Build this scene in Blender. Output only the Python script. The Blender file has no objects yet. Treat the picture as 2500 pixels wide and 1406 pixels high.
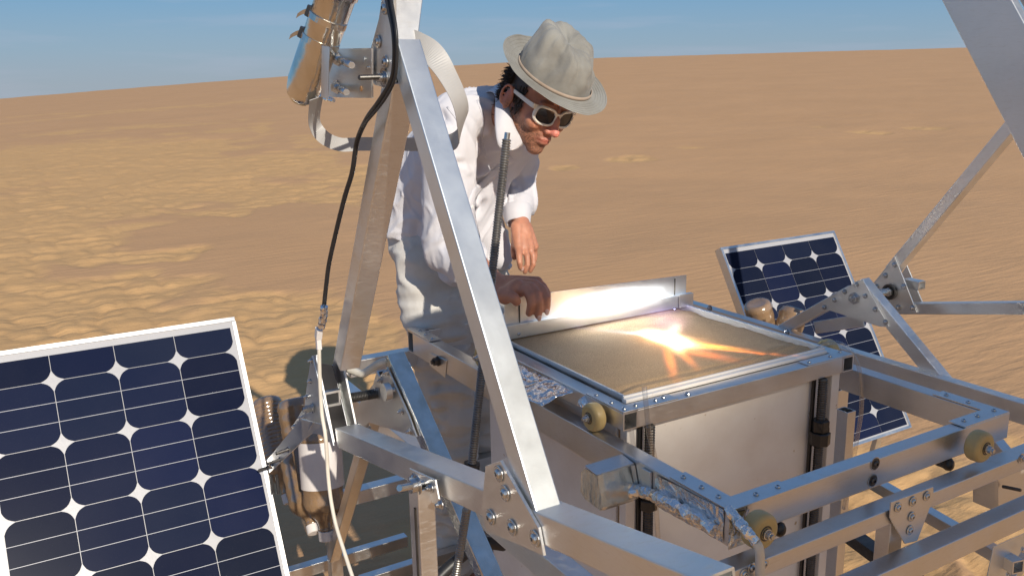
import bpy, bmesh, math, random
import numpy as np
from mathutils import Vector, Matrix, noise as mnoise
random.seed(7); rng = np.random.default_rng(7)
S = bpy.context.scene
COL = S.collection
# ------------------------------------------------------------------ camera, world, sun, exposure
CAMH = 1.55
RM = np.array([[0.86042203, -0.50927798, -0.01760295],
               [-0.13325878, -0.19152941, -0.97239837],
               [0.49184959, 0.83901873, -0.23266188]])   # rows: image right, image down, forward
FPX = 2139.4
cam_d = bpy.data.cameras.new('camera'); cam = bpy.data.objects.new('camera', cam_d); COL.objects.link(cam)
cam_d.sensor_width = 36.0; cam_d.lens = FPX / 2500 * 36.0
cam_d.clip_start = 0.05; cam_d.clip_end = 6000
M3 = Matrix((RM[0], -RM[1], -RM[2])).transposed()
cam.matrix_world = Matrix.Translation((0, 0, CAMH)) @ M3.to_4x4()
S.camera = cam
S.render.resolution_x = 1024; S.render.resolution_y = 575
SUN = Vector((-0.12, -0.87, 0.465)).normalized()      # towards the sun
sun_el = math.asin(SUN.z); sun_az = math.atan2(SUN.x, SUN.y)
W_ = bpy.data.worlds.new('World'); S.world = W_; W_.use_nodes = True
wn = W_.node_tree; wn.nodes.clear()
wo = wn.nodes.new('ShaderNodeOutputWorld'); wb = wn.nodes.new('ShaderNodeBackground')
sky = wn.nodes.new('ShaderNodeTexSky'); sky.sky_type = 'NISHITA'; sky.sun_disc = False
sky.sun_elevation = sun_el; sky.sun_rotation = sun_az
sky.air_density = 1.6; sky.dust_density = 1.2; sky.ozone_density = 3.0; sky.altitude = 200
tc = wn.nodes.new('ShaderNodeTexCoord'); L_ = wn.links
sx = wn.nodes.new('ShaderNodeSeparateXYZ'); L_.new(tc.outputs['Generated'], sx.inputs[0])
gr_ = wn.nodes.new('ShaderNodeValToRGB'); e_ = gr_.color_ramp.elements      # clear desert air by height above the horizon
K_ = 0.086
for i_, (p_, c_) in enumerate(((0.0, (.31, .385, .47)), (0.035, (.225, .36, .505)), (0.11, (.090, .290, .55)), (0.35, (.115, .215, .42)), (1.0, (.075, .15, .31)))):
    el_ = e_[i_] if i_ < 2 else e_.new(p_)
    el_.position = p_; el_.color = (*[q * 0.86 for q in c_], 1)
L_.new(sx.outputs[2], gr_.inputs['Fac'])
sc_ = wn.nodes.new('ShaderNodeVectorMath'); sc_.operation = 'SCALE'; sc_.inputs['Scale'].default_value = 1 / K_; L_.new(gr_.outputs['Color'], sc_.inputs[0])
m0_ = wn.nodes.new('ShaderNodeMixRGB'); m0_.inputs['Fac'].default_value = 0.88; L_.new(sky.outputs['Color'], m0_.inputs['Color1']); L_.new(sc_.outputs[0], m0_.inputs['Color2'])
mp = wn.nodes.new('ShaderNodeMapping'); mp.inputs['Scale'].default_value = (1.6, 1.6, 16.0); mp.inputs['Rotation'].default_value = (0.03, 0.02, 0.4)
nz = wn.nodes.new('ShaderNodeTexNoise'); nz.inputs['Scale'].default_value = 2.6; nz.inputs['Detail'].default_value = 7; nz.inputs['Roughness'].default_value = 0.55
cr = wn.nodes.new('ShaderNodeValToRGB'); cr.color_ramp.elements[0].position = 0.50; cr.color_ramp.elements[1].position = 0.80
cr.color_ramp.elements[1].color = (0.34, 0.34, 0.34, 1)
mx = wn.nodes.new('ShaderNodeMixRGB'); mx.inputs['Color2'].default_value = (.38 / K_, .40 / K_, .50 / K_, 1)
L_.new(tc.outputs['Generated'], mp.inputs['Vector']); L_.new(mp.outputs['Vector'], nz.inputs['Vector'])
L_.new(nz.outputs['Fac'], cr.inputs['Fac']); L_.new(cr.outputs['Color'], mx.inputs['Fac']); L_.new(m0_.outputs['Color'], mx.inputs['Color1'])
L_.new(mx.outputs['Color'], wb.inputs['Color']); L_.new(wb.outputs['Background'], wo.inputs['Surface'])
wb.inputs['Strength'].default_value = K_
sd = bpy.data.lights.new('sun', 'SUN'); sd.energy = 3.9; sd.angle = math.radians(0.53); sd.color = (1.0, 0.92, 0.79)
so = bpy.data.objects.new('sun', sd); COL.objects.link(so); so.location = (0, -3, 6)
so.rotation_euler = SUN.to_track_quat('Z', 'Y').to_euler()
S.view_settings.view_transform = 'Standard'; S.view_settings.look = 'None'; S.view_settings.gamma = 1
S.view_settings.exposure = 0.33
S.render.engine = 'CYCLES'

# ------------------------------------------------------------------ measuring: survey of the place from the camera station
def ray(px, py):
    v = np.array([(px - 1250) / FPX, (py - 703) / FPX, 1.0])
    return RM.T @ v
def at(px, py, X=None, Y=None, Z=None, t=None):
    r = ray(px, py)
    if X is not None: t = X / r[0]
    elif Y is not None: t = Y / r[1]
    elif Z is not None: t = (Z - CAMH) / r[2]
    return Vector((r[0] * t, r[1] * t, r[2] * t + CAMH))
V = Vector

# ------------------------------------------------------------------ materials
MATS = {}
def nodes_of(name):
    m = bpy.data.materials.new(name); m.use_nodes = True; nt = m.node_tree
    b = nt.nodes['Principled BSDF']; MATS[name] = m
    return m, nt, b
def N(nt, t, **k):
    n = nt.nodes.new(t)
    for a, v in k.items():
        if a in n.inputs: n.inputs[a].default_value = v
        else: setattr(n, a, v)
    return n
def tex(nt, scale, detail=5, rough=0.6, kind='Object', stretch=None, rot=None):
    c = N(nt, 'ShaderNodeTexCoord'); n = N(nt, 'ShaderNodeTexNoise'); n.inputs['Scale'].default_value = scale
    n.inputs['Detail'].default_value = detail; n.inputs['Roughness'].default_value = rough
    if stretch:
        m = N(nt, 'ShaderNodeMapping'); m.inputs['Scale'].default_value = stretch
        if rot: m.inputs['Rotation'].default_value = rot
        nt.links.new(c.outputs[kind], m.inputs['Vector']); nt.links.new(m.outputs['Vector'], n.inputs['Vector'])
    else: nt.links.new(c.outputs[kind], n.inputs['Vector'])
    return n
def ramp(nt, src, p0, c0, p1, c1):
    r = N(nt, 'ShaderNodeValToRGB'); e = r.color_ramp.elements
    e[0].position = p0; e[1].position = p1
    e[0].color = c0 if len(c0) == 4 else (*c0, 1); e[1].color = c1 if len(c1) == 4 else (*c1, 1)
    nt.links.new(src, r.inputs['Fac']); return r
def bump(nt, b, src, dist, strength=1.0, prev=None):
    n = N(nt, 'ShaderNodeBump'); n.inputs['Strength'].default_value = strength; n.inputs['Distance'].default_value = dist
    nt.links.new(src, n.inputs['Height'])
    if prev is not None: nt.links.new(prev.outputs['Normal'], n.inputs['Normal'])
    nt.links.new(n.outputs['Normal'], b.inputs['Normal']); return n
def simple(name, col, rough=0.5, metal=0.0, scale=20, var=0.15, bmp=0.0005, bscale=60, **kw):
    m, nt, b = nodes_of(name)
    n = tex(nt, scale)
    c0 = tuple(c * (1 - var) for c in col); c1 = tuple(min(1, c * (1 + var)) for c in col)
    r = ramp(nt, n.outputs['Fac'], 0.3, c0, 0.7, c1); nt.links.new(r.outputs['Color'], b.inputs['Base Color'])
    b.inputs['Roughness'].default_value = rough; b.inputs['Metallic'].default_value = metal
    n2 = tex(nt, bscale, 6); bump(nt, b, n2.outputs['Fac'], bmp)
    for k, v in kw.items(): b.inputs[k].default_value = v
    return m
def alu(name, col=(0.74, 0.735, 0.73), r0=0.28, r1=0.46, dust=0.45):
    m, nt, b = nodes_of(name)
    big = tex(nt, 9, 6, 0.65); fine = tex(nt, 45, 8, 0.75, stretch=(1, 1, 7))
    scr = tex(nt, 160, 3, 0.7, stretch=(1, 9, 0.15), rot=(0.5, 0.2, 0.3))
    base = ramp(nt, big.outputs['Fac'], 0.3, tuple(c * 0.88 for c in col), 0.72, col)
    # thin film of sand dust in patches
    dmask = ramp(nt, fine.outputs['Fac'], 0.52, (0, 0, 0), 0.78, (dust,) * 3)
    mxn = N(nt, 'ShaderNodeMixRGB'); mxn.inputs['Color2'].default_value = (0.50, 0.42, 0.32, 1)
    nt.links.new(dmask.outputs['Color'], mxn.inputs['Fac']); nt.links.new(base.outputs['Color'], mxn.inputs['Color1'])
    nt.links.new(mxn.outputs['Color'], b.inputs['Base Color'])
    sub = N(nt, 'ShaderNodeMath', operation='SUBTRACT'); sub.inputs[0].default_value = 1.0
    nt.links.new(dmask.outputs['Color'], sub.inputs[1]); nt.links.new(sub.outputs[0], b.inputs['Metallic'])
    rr = ramp(nt, big.outputs['Fac'], 0.3, (r0,) * 3, 0.7, (r1,) * 3); nt.links.new(rr.outputs['Color'], b.inputs['Roughness'])
    sr = ramp(nt, scr.outputs['Fac'], 0.60, (0, 0, 0), 0.74, (1, 1, 1))
    b1 = bump(nt, b, sr.outputs['Color'], 0.00014, 0.22); bump(nt, b, big.outputs['Fac'], 0.0015, 0.16, b1)
    return m
alu('aluminium'); alu('aluminium_plate', (0.76, 0.75, 0.73), 0.34, 0.50, 0.35)
alu('aluminium_bright', (0.76, 0.80, 0.83), 0.36, 0.46, 0.06)
simple('steel', (0.55, 0.56, 0.57), 0.25, 1.0, 40, 0.15, 0.0002, 120)
simple('dark_steel', (0.10, 0.095, 0.09), 0.42, 0.85, 40, 0.25, 0.0003, 150)
simple('rod_steel', (0.22, 0.21, 0.20), 0.42, 0.8, 30, 0.2, 0.0002, 150)
simple('black_plastic', (0.018, 0.018, 0.020), 0.38, 0, 30, 0.3, 0.0003, 150)
simple('cable_black', (0.016, 0.016, 0.018), 0.45, 0, 30, 0.3, 0.0003, 150)
simple('cable_white', (0.62, 0.58, 0.50), 0.5, 0, 30, 0.12, 0.0003, 90)
simple('ribbon_grey', (0.40, 0.39, 0.38), 0.5, 0, 12, 0.08, 0.0002, 60)
simple('urethane', (0.50, 0.375, 0.165), 0.42, 0, 18, 0.14, 0.0006, 30)
MATS['urethane'].node_tree.nodes['Principled BSDF'].inputs['Subsurface Weight'].default_value = 0.25
MATS['urethane'].node_tree.nodes['Principled BSDF'].inputs['Subsurface Radius'].default_value = (0.01, 0.008, 0.004)
simple('panel_back', (0.37, 0.37, 0.39), 0.35, 0, 8, 0.04, 0.0002, 80)
simple('panel_line', (0.36, 0.37, 0.41), 0.4, 0, 8, 0.04, 0.0001, 80)
def mk_lens():
    m = bpy.data.materials.new('lens_acrylic'); m.use_nodes = True; nt = m.node_tree; nt.nodes.clear(); MATS['lens_acrylic'] = m
    o = N(nt, 'ShaderNodeOutputMaterial'); t = N(nt, 'ShaderNodeBsdfTransparent'); t.inputs['Color'].default_value = (0.20, 0.185, 0.16, 1)
    g = N(nt, 'ShaderNodeBsdfGlossy'); g.inputs['Roughness'].default_value = 0.2; g.inputs['Color'].default_value = (0.9, 0.9, 0.9, 1)
    tl = N(nt, 'ShaderNodeBsdfTranslucent'); tl.inputs['Color'].default_value = (0.85, 0.80, 0.74, 1); s0 = N(nt, 'ShaderNodeMixShader'); s0.inputs['Fac'].default_value = 0.45; nt.links.new(t.outputs[0], s0.inputs[1]); nt.links.new(tl.outputs[0], s0.inputs[2])
    s = N(nt, 'ShaderNodeMixShader'); s.inputs['Fac'].default_value = 0.08; nt.links.new(s0.outputs[0], s.inputs[1]); nt.links.new(g.outputs[0], s.inputs[2]); nt.links.new(s.outputs[0], o.inputs['Surface'])
mk_lens()
def mk_white_board():
    m, nt, b = nodes_of('white_board')
    big = tex(nt, 3.5, 7, 0.62); base = ramp(nt, big.outputs['Fac'], 0.28, (0.64, 0.60, 0.56), 0.55, (0.76, 0.75, 0.73))
    sp = tex(nt, 38, 3, 0.6); spk = ramp(nt, sp.outputs['Fac'], 0.70, (1, 1, 1), 0.76, (0.62, 0.50, 0.36))
    mu = N(nt, 'ShaderNodeMixRGB', blend_type='MULTIPLY'); mu.inputs['Fac'].default_value = 1
    nt.links.new(base.outputs['Color'], mu.inputs['Color1']); nt.links.new(spk.outputs['Color'], mu.inputs['Color2'])
    nt.links.new(mu.outputs['Color'], b.inputs['Base Color']); b.inputs['Roughness'].default_value = 0.4
    bump(nt, b, big.outputs['Fac'], 0.003, 0.3)
mk_white_board()
def mk_foil():
    m, nt, b = nodes_of('foil')
    c = N(nt, 'ShaderNodeTexCoord'); v = N(nt, 'ShaderNodeTexVoronoi', feature='F1'); v.inputs['Scale'].default_value = 55
    nz = N(nt, 'ShaderNodeTexNoise'); nz.inputs['Scale'].default_value = 14; nz.inputs['Detail'].default_value = 7
    mxv = N(nt, 'ShaderNodeMixRGB'); mxv.inputs['Fac'].default_value = 0.10
    nt.links.new(c.outputs['Object'], nz.inputs['Vector']); nt.links.new(c.outputs['Object'], mxv.inputs['Color1'])
    nt.links.new(nz.outputs['Color'], mxv.inputs['Color2']); nt.links.new(mxv.outputs['Color'], v.inputs['Vector'])
    b.inputs['Metallic'].default_value = 1; b.inputs['Roughness'].default_value = 0.17
    b.inputs['Base Color'].default_value = (0.80, 0.79, 0.78, 1)
    b1 = bump(nt, b, v.outputs['Distance'], 0.006, 0.55); bump(nt, b, nz.outputs['Fac'], 0.006, 0.5, b1)
mk_foil()
def mk_foil_smooth():
    m, nt, b = nodes_of('foil_tape')
    n1 = tex(nt, 22, 6, 0.6, stretch=(1, 1, 0.35)); n2 = tex(nt, 120, 3, 0.5)
    b.inputs['Metallic'].default_value = 1
    r = ramp(nt, n1.outputs['Fac'], 0.35, (0.60, 0.55, 0.47), 0.65, (0.80, 0.77, 0.71)); nt.links.new(r.outputs['Color'], b.inputs['Base Color'])
    b.inputs['Roughness'].default_value = 0.18
    b1 = bump(nt, b, n1.outputs['Fac'], 0.004, 0.5); bump(nt, b, n2.outputs['Fac'], 0.0006, 0.4, b1)
mk_foil_smooth()
def mk_cloth(name, col, dirt, weave=900, wr=0.0):
    m, nt, b = nodes_of(name)
    n = tex(nt, 6, 6, 0.65); r = ramp(nt, n.outputs['Fac'], 0.34, dirt, 0.56, col); nt.links.new(r.outputs['Color'], b.inputs['Base Color'])
    b.inputs['Roughness'].default_value = 0.85; b.inputs['Sheen Weight'].default_value = 0.15
    w = tex(nt, weave, 2, 0.5); b1 = bump(nt, b, w.outputs['Fac'], 0.0006, 0.5)
    if wr:
        w2 = tex(nt, 16, 4, 0.55, stretch=(1, 1, 0.6)); bump(nt, b, w2.outputs['Fac'], wr, 0.6, b1)
mk_cloth('shirt_cotton', (0.60, 0.59, 0.625), (0.58, 0.565, 0.59), wr=0.004)
mk_cloth('trouser_cotton', (0.60, 0.575, 0.535), (0.52, 0.485, 0.43), wr=0.005)
mk_cloth('hat_linen', (0.255, 0.248, 0.225), (0.185, 0.172, 0.148), weave=700, wr=0.005)
mk_cloth('hat_band', (0.42, 0.34, 0.27), (0.30, 0.22, 0.16))
simple('button_white', (0.75, 0.74, 0.72), 0.3)
simple('sunglass_white', (0.78, 0.72, 0.62), 0.28, 0, 20, 0.06, 0.0001)
simple('sunglass_lens', (0.012, 0.008, 0.014), 0.08, 0, 20, 0.1, 0.00005)
simple('hair_dark', (0.030, 0.019, 0.013), 0.6, 0, 60, 0.5, 0.004, 160)
simple('nail', (0.52, 0.33, 0.27), 0.3, 0, 20, 0.05, 0.0001)
def mk_skin():
    m, nt, b = nodes_of('skin')
    a = N(nt, 'ShaderNodeAttribute', attribute_name='Col'); n = tex(nt, 35, 6, 0.6)
    r = ramp(nt, n.outputs['Fac'], 0.3, (0.80, 0.78, 0.76), 0.7, (1.12, 1.10, 1.08))
    mu = N(nt, 'ShaderNodeMixRGB', blend_type='MULTIPLY'); mu.inputs['Fac'].default_value = 1
    nt.links.new(a.outputs['Color'], mu.inputs['Color1']); nt.links.new(r.outputs['Color'], mu.inputs['Color2'])
    # stubble darkens where the attribute alpha channel mask says beard
    b2 = N(nt, 'ShaderNodeAttribute', attribute_name='Beard'); st = tex(nt, 420, 3, 0.7)
    sr = ramp(nt, st.outputs['Fac'], 0.38, (1, 1, 1), 0.60, (0.25, 0.25, 0.25))
    mm = N(nt, 'ShaderNodeMath', operation='MULTIPLY'); nt.links.new(b2.outputs['Fac'], mm.inputs[0]); nt.links.new(sr.outputs['Color'], mm.inputs[1])
    mb = N(nt, 'ShaderNodeMixRGB'); mb.inputs['Color2'].default_value = (0.045, 0.026, 0.018, 1)
    nt.links.new(mm.outputs[0], mb.inputs['Fac']); nt.links.new(mu.outputs['Color'], mb.inputs['Color1'])
    nt.links.new(mb.outputs['Color'], b.inputs['Base Color'])
    b.inputs['Roughness'].default_value = 0.48; b.inputs['Subsurface Weight'].default_value = 0.12
    b.inputs['Subsurface Radius'].default_value = (0.010, 0.004, 0.002)
    v = N(nt, 'ShaderNodeTexVoronoi'); v.inputs['Scale'].default_value = 420
    c = N(nt, 'ShaderNodeTexCoord'); nt.links.new(c.outputs['Object'], v.inputs['Vector'])
    b1 = bump(nt, b, v.outputs['Distance'], 0.0004, 0.5); n3 = tex(nt, 90, 4, 0.6); bump(nt, b, n3.outputs['Fac'], 0.0012, 0.5, b1)
mk_skin()
def mk_cells():
    m, nt, b = nodes_of('solar_cell')
    a = N(nt, 'ShaderNodeAttribute', attribute_name='Col'); n = tex(nt, 900, 2, 0.5)
    r = ramp(nt, n.outputs['Fac'], 0.68, (0, 0, 0), 0.80, (0.10, 0.10, 0.10))
    big = tex(nt, 4, 5, 0.6); dm = ramp(nt, big.outputs['Fac'], 0.35, (0.0,) * 3, 0.7, (0.012,) * 3)
    mxa = N(nt, 'ShaderNodeMixRGB'); mxa.inputs['Color2'].default_value = (0.42, 0.40, 0.40, 1)
    ad = N(nt, 'ShaderNodeMixRGB', blend_type='ADD'); ad.inputs['Fac'].default_value = 1
    nt.links.new(r.outputs['Color'], ad.inputs['Color1']); nt.links.new(dm.outputs['Color'], ad.inputs['Color2'])
    nt.links.new(ad.outputs['Color'], mxa.inputs['Fac']); nt.links.new(a.outputs['Color'], mxa.inputs['Color1'])
    nt.links.new(mxa.outputs['Color'], b.inputs['Base Color'])
    b.inputs['Roughness'].default_value = 0.22; b.inputs['Specular IOR Level'].default_value = 0.03; b.inputs['Coat Weight'].default_value = 0.0; b.inputs['Coat Roughness'].default_value = 0.10
mk_cells()
def mk_clear(name, col, gl=0.12, rough=0.08):
    m = bpy.data.materials.new(name); m.use_nodes = True; nt = m.node_tree; nt.nodes.clear(); MATS[name] = m
    o = N(nt, 'ShaderNodeOutputMaterial'); t = N(nt, 'ShaderNodeBsdfTransparent'); t.inputs['Color'].default_value = (*col, 1)
    g = N(nt, 'ShaderNodeBsdfGlossy'); g.inputs['Roughness'].default_value = rough; g.inputs['Color'].default_value = (0.9, 0.9, 0.9, 1)
    lw = N(nt, 'ShaderNodeLayerWeight'); lw.inputs['Blend'].default_value = 0.35
    mr = N(nt, 'ShaderNodeMapRange'); mr.inputs['To Min'].default_value = gl; mr.inputs['To Max'].default_value = 0.45
    s = N(nt, 'ShaderNodeMixShader'); nt.links.new(lw.outputs['Facing'], mr.inputs['Value']); nt.links.new(mr.outputs['Result'], s.inputs['Fac'])
    nt.links.new(t.outputs[0], s.inputs[1]); nt.links.new(g.outputs[0], s.inputs[2]); nt.links.new(s.outputs[0], o.inputs['Surface'])
mk_clear('clear_plastic', (0.90, 0.88, 0.86), 0.07, 0.16); mk_clear('clear_hose', (0.90, 0.90, 0.90), 0.10, 0.15)
simple('bottle_sand', (0.33, 0.215, 0.12), 0.9, 0, 14, 0.25, 0.002, 120)
simple('paper_label', (0.66, 0.62, 0.60), 0.5, 0, 10, 0.1, 0.0008, 30)
def mk_sandbed():
    m, nt, b = nodes_of('bed_sand')
    n = tex(nt, 5, 6, 0.6); g = tex(nt, 700, 2, 0.6)
    r = ramp(nt, n.outputs['Fac'], 0.3, (0.42, 0.30, 0.175), 0.7, (0.52, 0.37, 0.22))
    gr = ramp(nt, g.outputs['Fac'], 0.35, (0.60, 0.58, 0.56), 0.65, (1.28, 1.26, 1.24))
    mu = N(nt, 'ShaderNodeMixRGB', blend_type='MULTIPLY'); mu.inputs['Fac'].default_value = 1
    nt.links.new(r.outputs['Color'], mu.inputs['Color1']); nt.links.new(gr.outputs['Color'], mu.inputs['Color2'])
    nt.links.new(mu.outputs['Color'], b.inputs['Base Color']); b.inputs['Roughness'].default_value = 0.95
    bump(nt, b, g.outputs['Fac'], 0.0015, 0.7)
mk_sandbed()
def mk_ground():
    m, nt, b = nodes_of('desert_sand')
    a = N(nt, 'ShaderNodeAttribute', attribute_name='churn')
    c = N(nt, 'ShaderNodeTexCoord')
    def nn(scale, detail=5, rough=0.6, st=(1, 1, 1), rot=(0, 0, 0)):
        mp = N(nt, 'ShaderNodeMapping'); mp.inputs['Scale'].default_value = st; mp.inputs['Rotation'].default_value = rot
        n = N(nt, 'ShaderNodeTexNoise'); n.inputs['Scale'].default_value = scale; n.inputs['Detail'].default_value = detail; n.inputs['Roughness'].default_value = rough
        nt.links.new(c.outputs['Object'], mp.inputs['Vector']); nt.links.new(mp.outputs['Vector'], n.inputs['Vector']); return n
    big = nn(0.35, 6, 0.6); smooth = ramp(nt, big.outputs['Fac'], 0.3, (0.500, 0.298, 0.155), 0.7, (0.540, 0.322, 0.168))
    mid = nn(2.2, 6, 0.65); loose = ramp(nt, mid.outputs['Fac'], 0.3, (0.55, 0.335, 0.155), 0.7, (0.60, 0.368, 0.172))
    mxa = N(nt, 'ShaderNodeMixRGB'); nt.links.new(a.outputs['Fac'], mxa.inputs['Fac'])
    nt.links.new(smooth.outputs['Color'], mxa.inputs['Color1']); nt.links.new(loose.outputs['Color'], mxa.inputs['Color2'])
    g = nn(420, 2, 0.6); gr = ramp(nt, g.outputs['Fac'], 0.3, (0.86, 0.85, 0.84), 0.7, (1.10, 1.09, 1.08))
    mu = N(nt, 'ShaderNodeMixRGB', blend_type='MULTIPLY'); mu.inputs['Fac'].default_value = 1
    nt.links.new(mxa.outputs['Color'], mu.inputs['Color1']); nt.links.new(gr.outputs['Color'], mu.inputs['Color2'])
    nt.links.new(mu.outputs['Color'], b.inputs['Base Color']); b.inputs['Roughness'].default_value = 0.95
    b.inputs['Specular IOR Level'].default_value = 0.2
    rip = nn(1.6, 4, 0.55, (1.2, 9.0, 1), (0, 0, math.radians(22)))      # wind ripples
    b1 = bump(nt, b, rip.outputs['Fac'], 0.020, 0.55); fine = nn(38, 5, 0.65); bump(nt, b, fine.outputs['Fac'], 0.006, 0.5, b1)
mk_ground()

# ------------------------------------------------------------------ object helpers
def tag(o, label=None, cat=None, group=None, kind=None):
    for k, v in (('label', label), ('category', cat), ('group', group), ('kind', kind)):
        if v: o[k] = v
    return o
def empty(name, loc, label, cat, group=None):
    o = bpy.data.objects.new(name, None); COL.objects.link(o); o.location = loc; o.empty_display_size = 0.05
    bpy.context.view_layer.update()
    return tag(o, label, cat, group)
def world_loc(p):
    l = Vector((0, 0, 0))
    while p is not None: l += p.location; p = p.parent
    return l
def link(name, me, mat, parent=None, smooth=False, loc=None):
    """mesh given in world coordinates -> object whose origin is loc (or the parent's origin)"""
    if isinstance(me, bmesh.types.BMesh):
        bm = me; me = bpy.data.meshes.new(name); bmesh.ops.recalc_face_normals(bm, faces=bm.faces[:]); bm.to_mesh(me); bm.free()
    o = bpy.data.objects.new(name, me); COL.objects.link(o)
    base = world_loc(parent)
    if loc is None: loc = base if parent is not None else Vector((0, 0, 0))
    if parent is not None: o.parent = parent
    o.location = Vector(loc) - base
    me.transform(Matrix.Translation(-Vector(loc)))
    if mat: me.materials.append(MATS[mat] if isinstance(mat, str) else mat)
    if smooth: me.polygons.foreach_set('use_smooth', [True] * len(me.polygons))
    return o
def frame3(d, side=None):
    d = Vector(d).normalized(); s = Vector(side) if side is not None else (Vector((0, 0, 1)) if abs(d.z) < 0.9 else Vector((1, 0, 0)))
    s = (s - d * s.dot(d)).normalized(); return d, s, d.cross(s).normalized()
def loop(bm, pts): return [bm.verts.new(p) for p in pts]
def bridge(bm, a, b, closed=True):
    n = len(a)
    for i in range(n if closed else n - 1):
        j = (i + 1) % n
        bm.faces.new((a[i], a[j], b[j], b[i]))
def rrect(w, h, r, n=3):
    out = []
    for cx, cy, a0 in ((w / 2 - r, h / 2 - r, 0), (-w / 2 + r, h / 2 - r, 90), (-w / 2 + r, -h / 2 + r, 180), (w / 2 - r, -h / 2 + r, 270)):
        for k in range(n):
            a = math.radians(a0 + 90 * k / (n - 1)); out.append((cx + r * math.cos(a), cy + r * math.sin(a)))
    return out
def beam_bm(p0, p1, w, h, side, wall=0.003, bm=None, r=0.0016, open_ends=True):
    """hollow tube, w measured along side"""
    bm = bm or bmesh.new(); p0 = Vector(p0); p1 = Vector(p1); d, s, u = frame3(p1 - p0, side)
    o = rrect(w, h, r); i = rrect(w - 2 * wall, h - 2 * wall, r * 0.5)
    def ring(p, pr): return loop(bm, [p + s * a + u * b for a, b in pr])
    o0, o1 = ring(p0, o), ring(p1, o); bridge(bm, o0, o1)
    if open_ends:
        dep = min(0.06, (p1 - p0).length * 0.4)
        for oo, p, sg in ((o0, p0, 1), (o1, p1, -1)):
            i0 = ring(p, i); i1 = ring(p + d * dep * sg, i); bridge(bm, oo, i0); bridge(bm, i0, i1); bm.faces.new(i1)
    else:
        bm.faces.new(o0); bm.faces.new(o1)
    return bm
def beam(name, parent, p0, p1, w, h, side, mat='aluminium', **k):
    return link(name, beam_bm(p0, p1, w, h, side, **k), mat, parent)
def plate_bm(pts, normal, th, bm=None, bev=0.0006):
    bm = bm or bmesh.new(); n = Vector(normal).normalized() * th
    c = sum((Vector(p) for p in pts), Vector()) / len(pts)
    def ins(p, k): 
        d = (c - p); return p + d.normalized() * k
    P = [Vector(p) for p in pts]
    a = loop(bm, [ins(p, bev) for p in P]); b = loop(bm, [p + n * 0.12 for p in P]); cc = loop(bm, [p + n * 0.88 for p in P]); e = loop(bm, [ins(p, bev) + n for p in P])
    bridge(bm, a, b); bridge(bm, b, cc); bridge(bm, cc, e); bm.faces.new(a); bm.faces.new(e)
    return bm
def plate(name, parent, pts, normal, th, mat='aluminium_plate'): return link(name, plate_bm(pts, normal, th), mat, parent)
def lathe_bm(p0, axis, prof, n=24, bm=None, side=None, cap=True):
    """prof: (distance along axis, radius)"""
    bm = bm or bmesh.new(); d, s, u = frame3(axis, side); p0 = Vector(p0); rings = []
    for (a, r) in prof:
        rings.append(loop(bm, [p0 + d * a + (s * math.cos(t) + u * math.sin(t)) * max(r, 1e-5) for t in [2 * math.pi * k / n for k in range(n)]]))
    for a, b in zip(rings, rings[1:]): bridge(bm, a, b)
    if cap: bm.faces.new(rings[0]); bm.faces.new(rings[-1])
    return bm
def catmull(pts, n=8):
    P = [Vector(p) for p in pts]; P = [P[0] * 2 - P[1]] + P + [P[-1] * 2 - P[-2]]; out = []
    for i in range(1, len(P) - 2):
        for k in range(n):
            t = k / n; a, b, c, d = P[i - 1], P[i], P[i + 1], P[i + 2]
            out.append(0.5 * ((2 * b) + (c - a) * t + (2 * a - 5 * b + 4 * c - d) * t * t + (3 * b - a - 3 * c + d) * t ** 3))
    out.append(P[-2]); return out
def hose_bm(pts, r, n=8, sm=8, bm=None, rf=None):
    bm = bm or bmesh.new(); P = catmull(pts, sm); rings = []; s = None
    for i, p in enumerate(P):
        d = (P[min(i + 1, len(P) - 1)] - P[max(i - 1, 0)]).normalized()
        if s is None: _, s, u = frame3(d)
        s = (s - d * s.dot(d)).normalized(); u = d.cross(s)
        rr = r if rf is None else r * rf(i / (len(P) - 1))
        rings.append(loop(bm, [p + (s * math.cos(t) + u * math.sin(t)) * rr for t in [2 * math.pi * k / n for k in range(n)]]))
    for a, b in zip(rings, rings[1:]): bridge(bm, a, b)
    bm.faces.new(rings[0]); bm.faces.new(rings[-1]); return bm
def bolt(parent, p, n, r=0.009, mat='steel', washer=True, name='bolt'):
    """washer and button head with a hex recess"""
    n = Vector(n).normalized(); bm = bmesh.new(); z = 0.0003
    if washer: lathe_bm(p, n, [(z, r * 1.75), (z + 0.0014, r * 1.75), (z + 0.0018, r * 1.6), (z + 0.0018, r * 1.02)], 20, bm); z += 0.0015
    h = r * 0.62
    lathe_bm(p, n, [(z, r), (z + h * 0.35, r), (z + h * 0.75, r * 0.86), (z + h, r * 0.6), (z + h, r * 0.42)], 18, bm, cap=False)
    d, s, u = frame3(n); P = Vector(p)
    a = loop(bm, [P + d * (z + h) + (s * math.cos(t) + u * math.sin(t)) * r * 0.42 for t in [2 * math.pi * k / 18 for k in range(18)]])
    b = loop(bm, [P + d * (z + h * 0.3) + (s * math.cos(t) + u * math.sin(t)) * r * 0.38 for t in [2 * math.pi * k / 18 for k in range(18)]])
    bridge(bm, a, b); bm.faces.new(b)
    return link(name, bm, mat, parent)
def screw(parent, p, n, r=0.0045, name='screw', mat='steel'):
    """hex nut on a threaded stub"""
    bm = bmesh.new(); n = Vector(n).normalized()
    lathe_bm(p, n, [(0.0003, r * 1.5), (0.0015, r * 1.5)], 14, bm); lathe_bm(p, n, [(0.0016, r * 1.1), (0.005, r * 1.1), (0.0056, r * 0.8)], 6, bm)
    lathe_bm(p, n, [(0.005, r * 0.6), (0.0085, r * 0.6), (0.0090, r * 0.4)], 10, bm)
    return link(name, bm, mat, parent)
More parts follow.
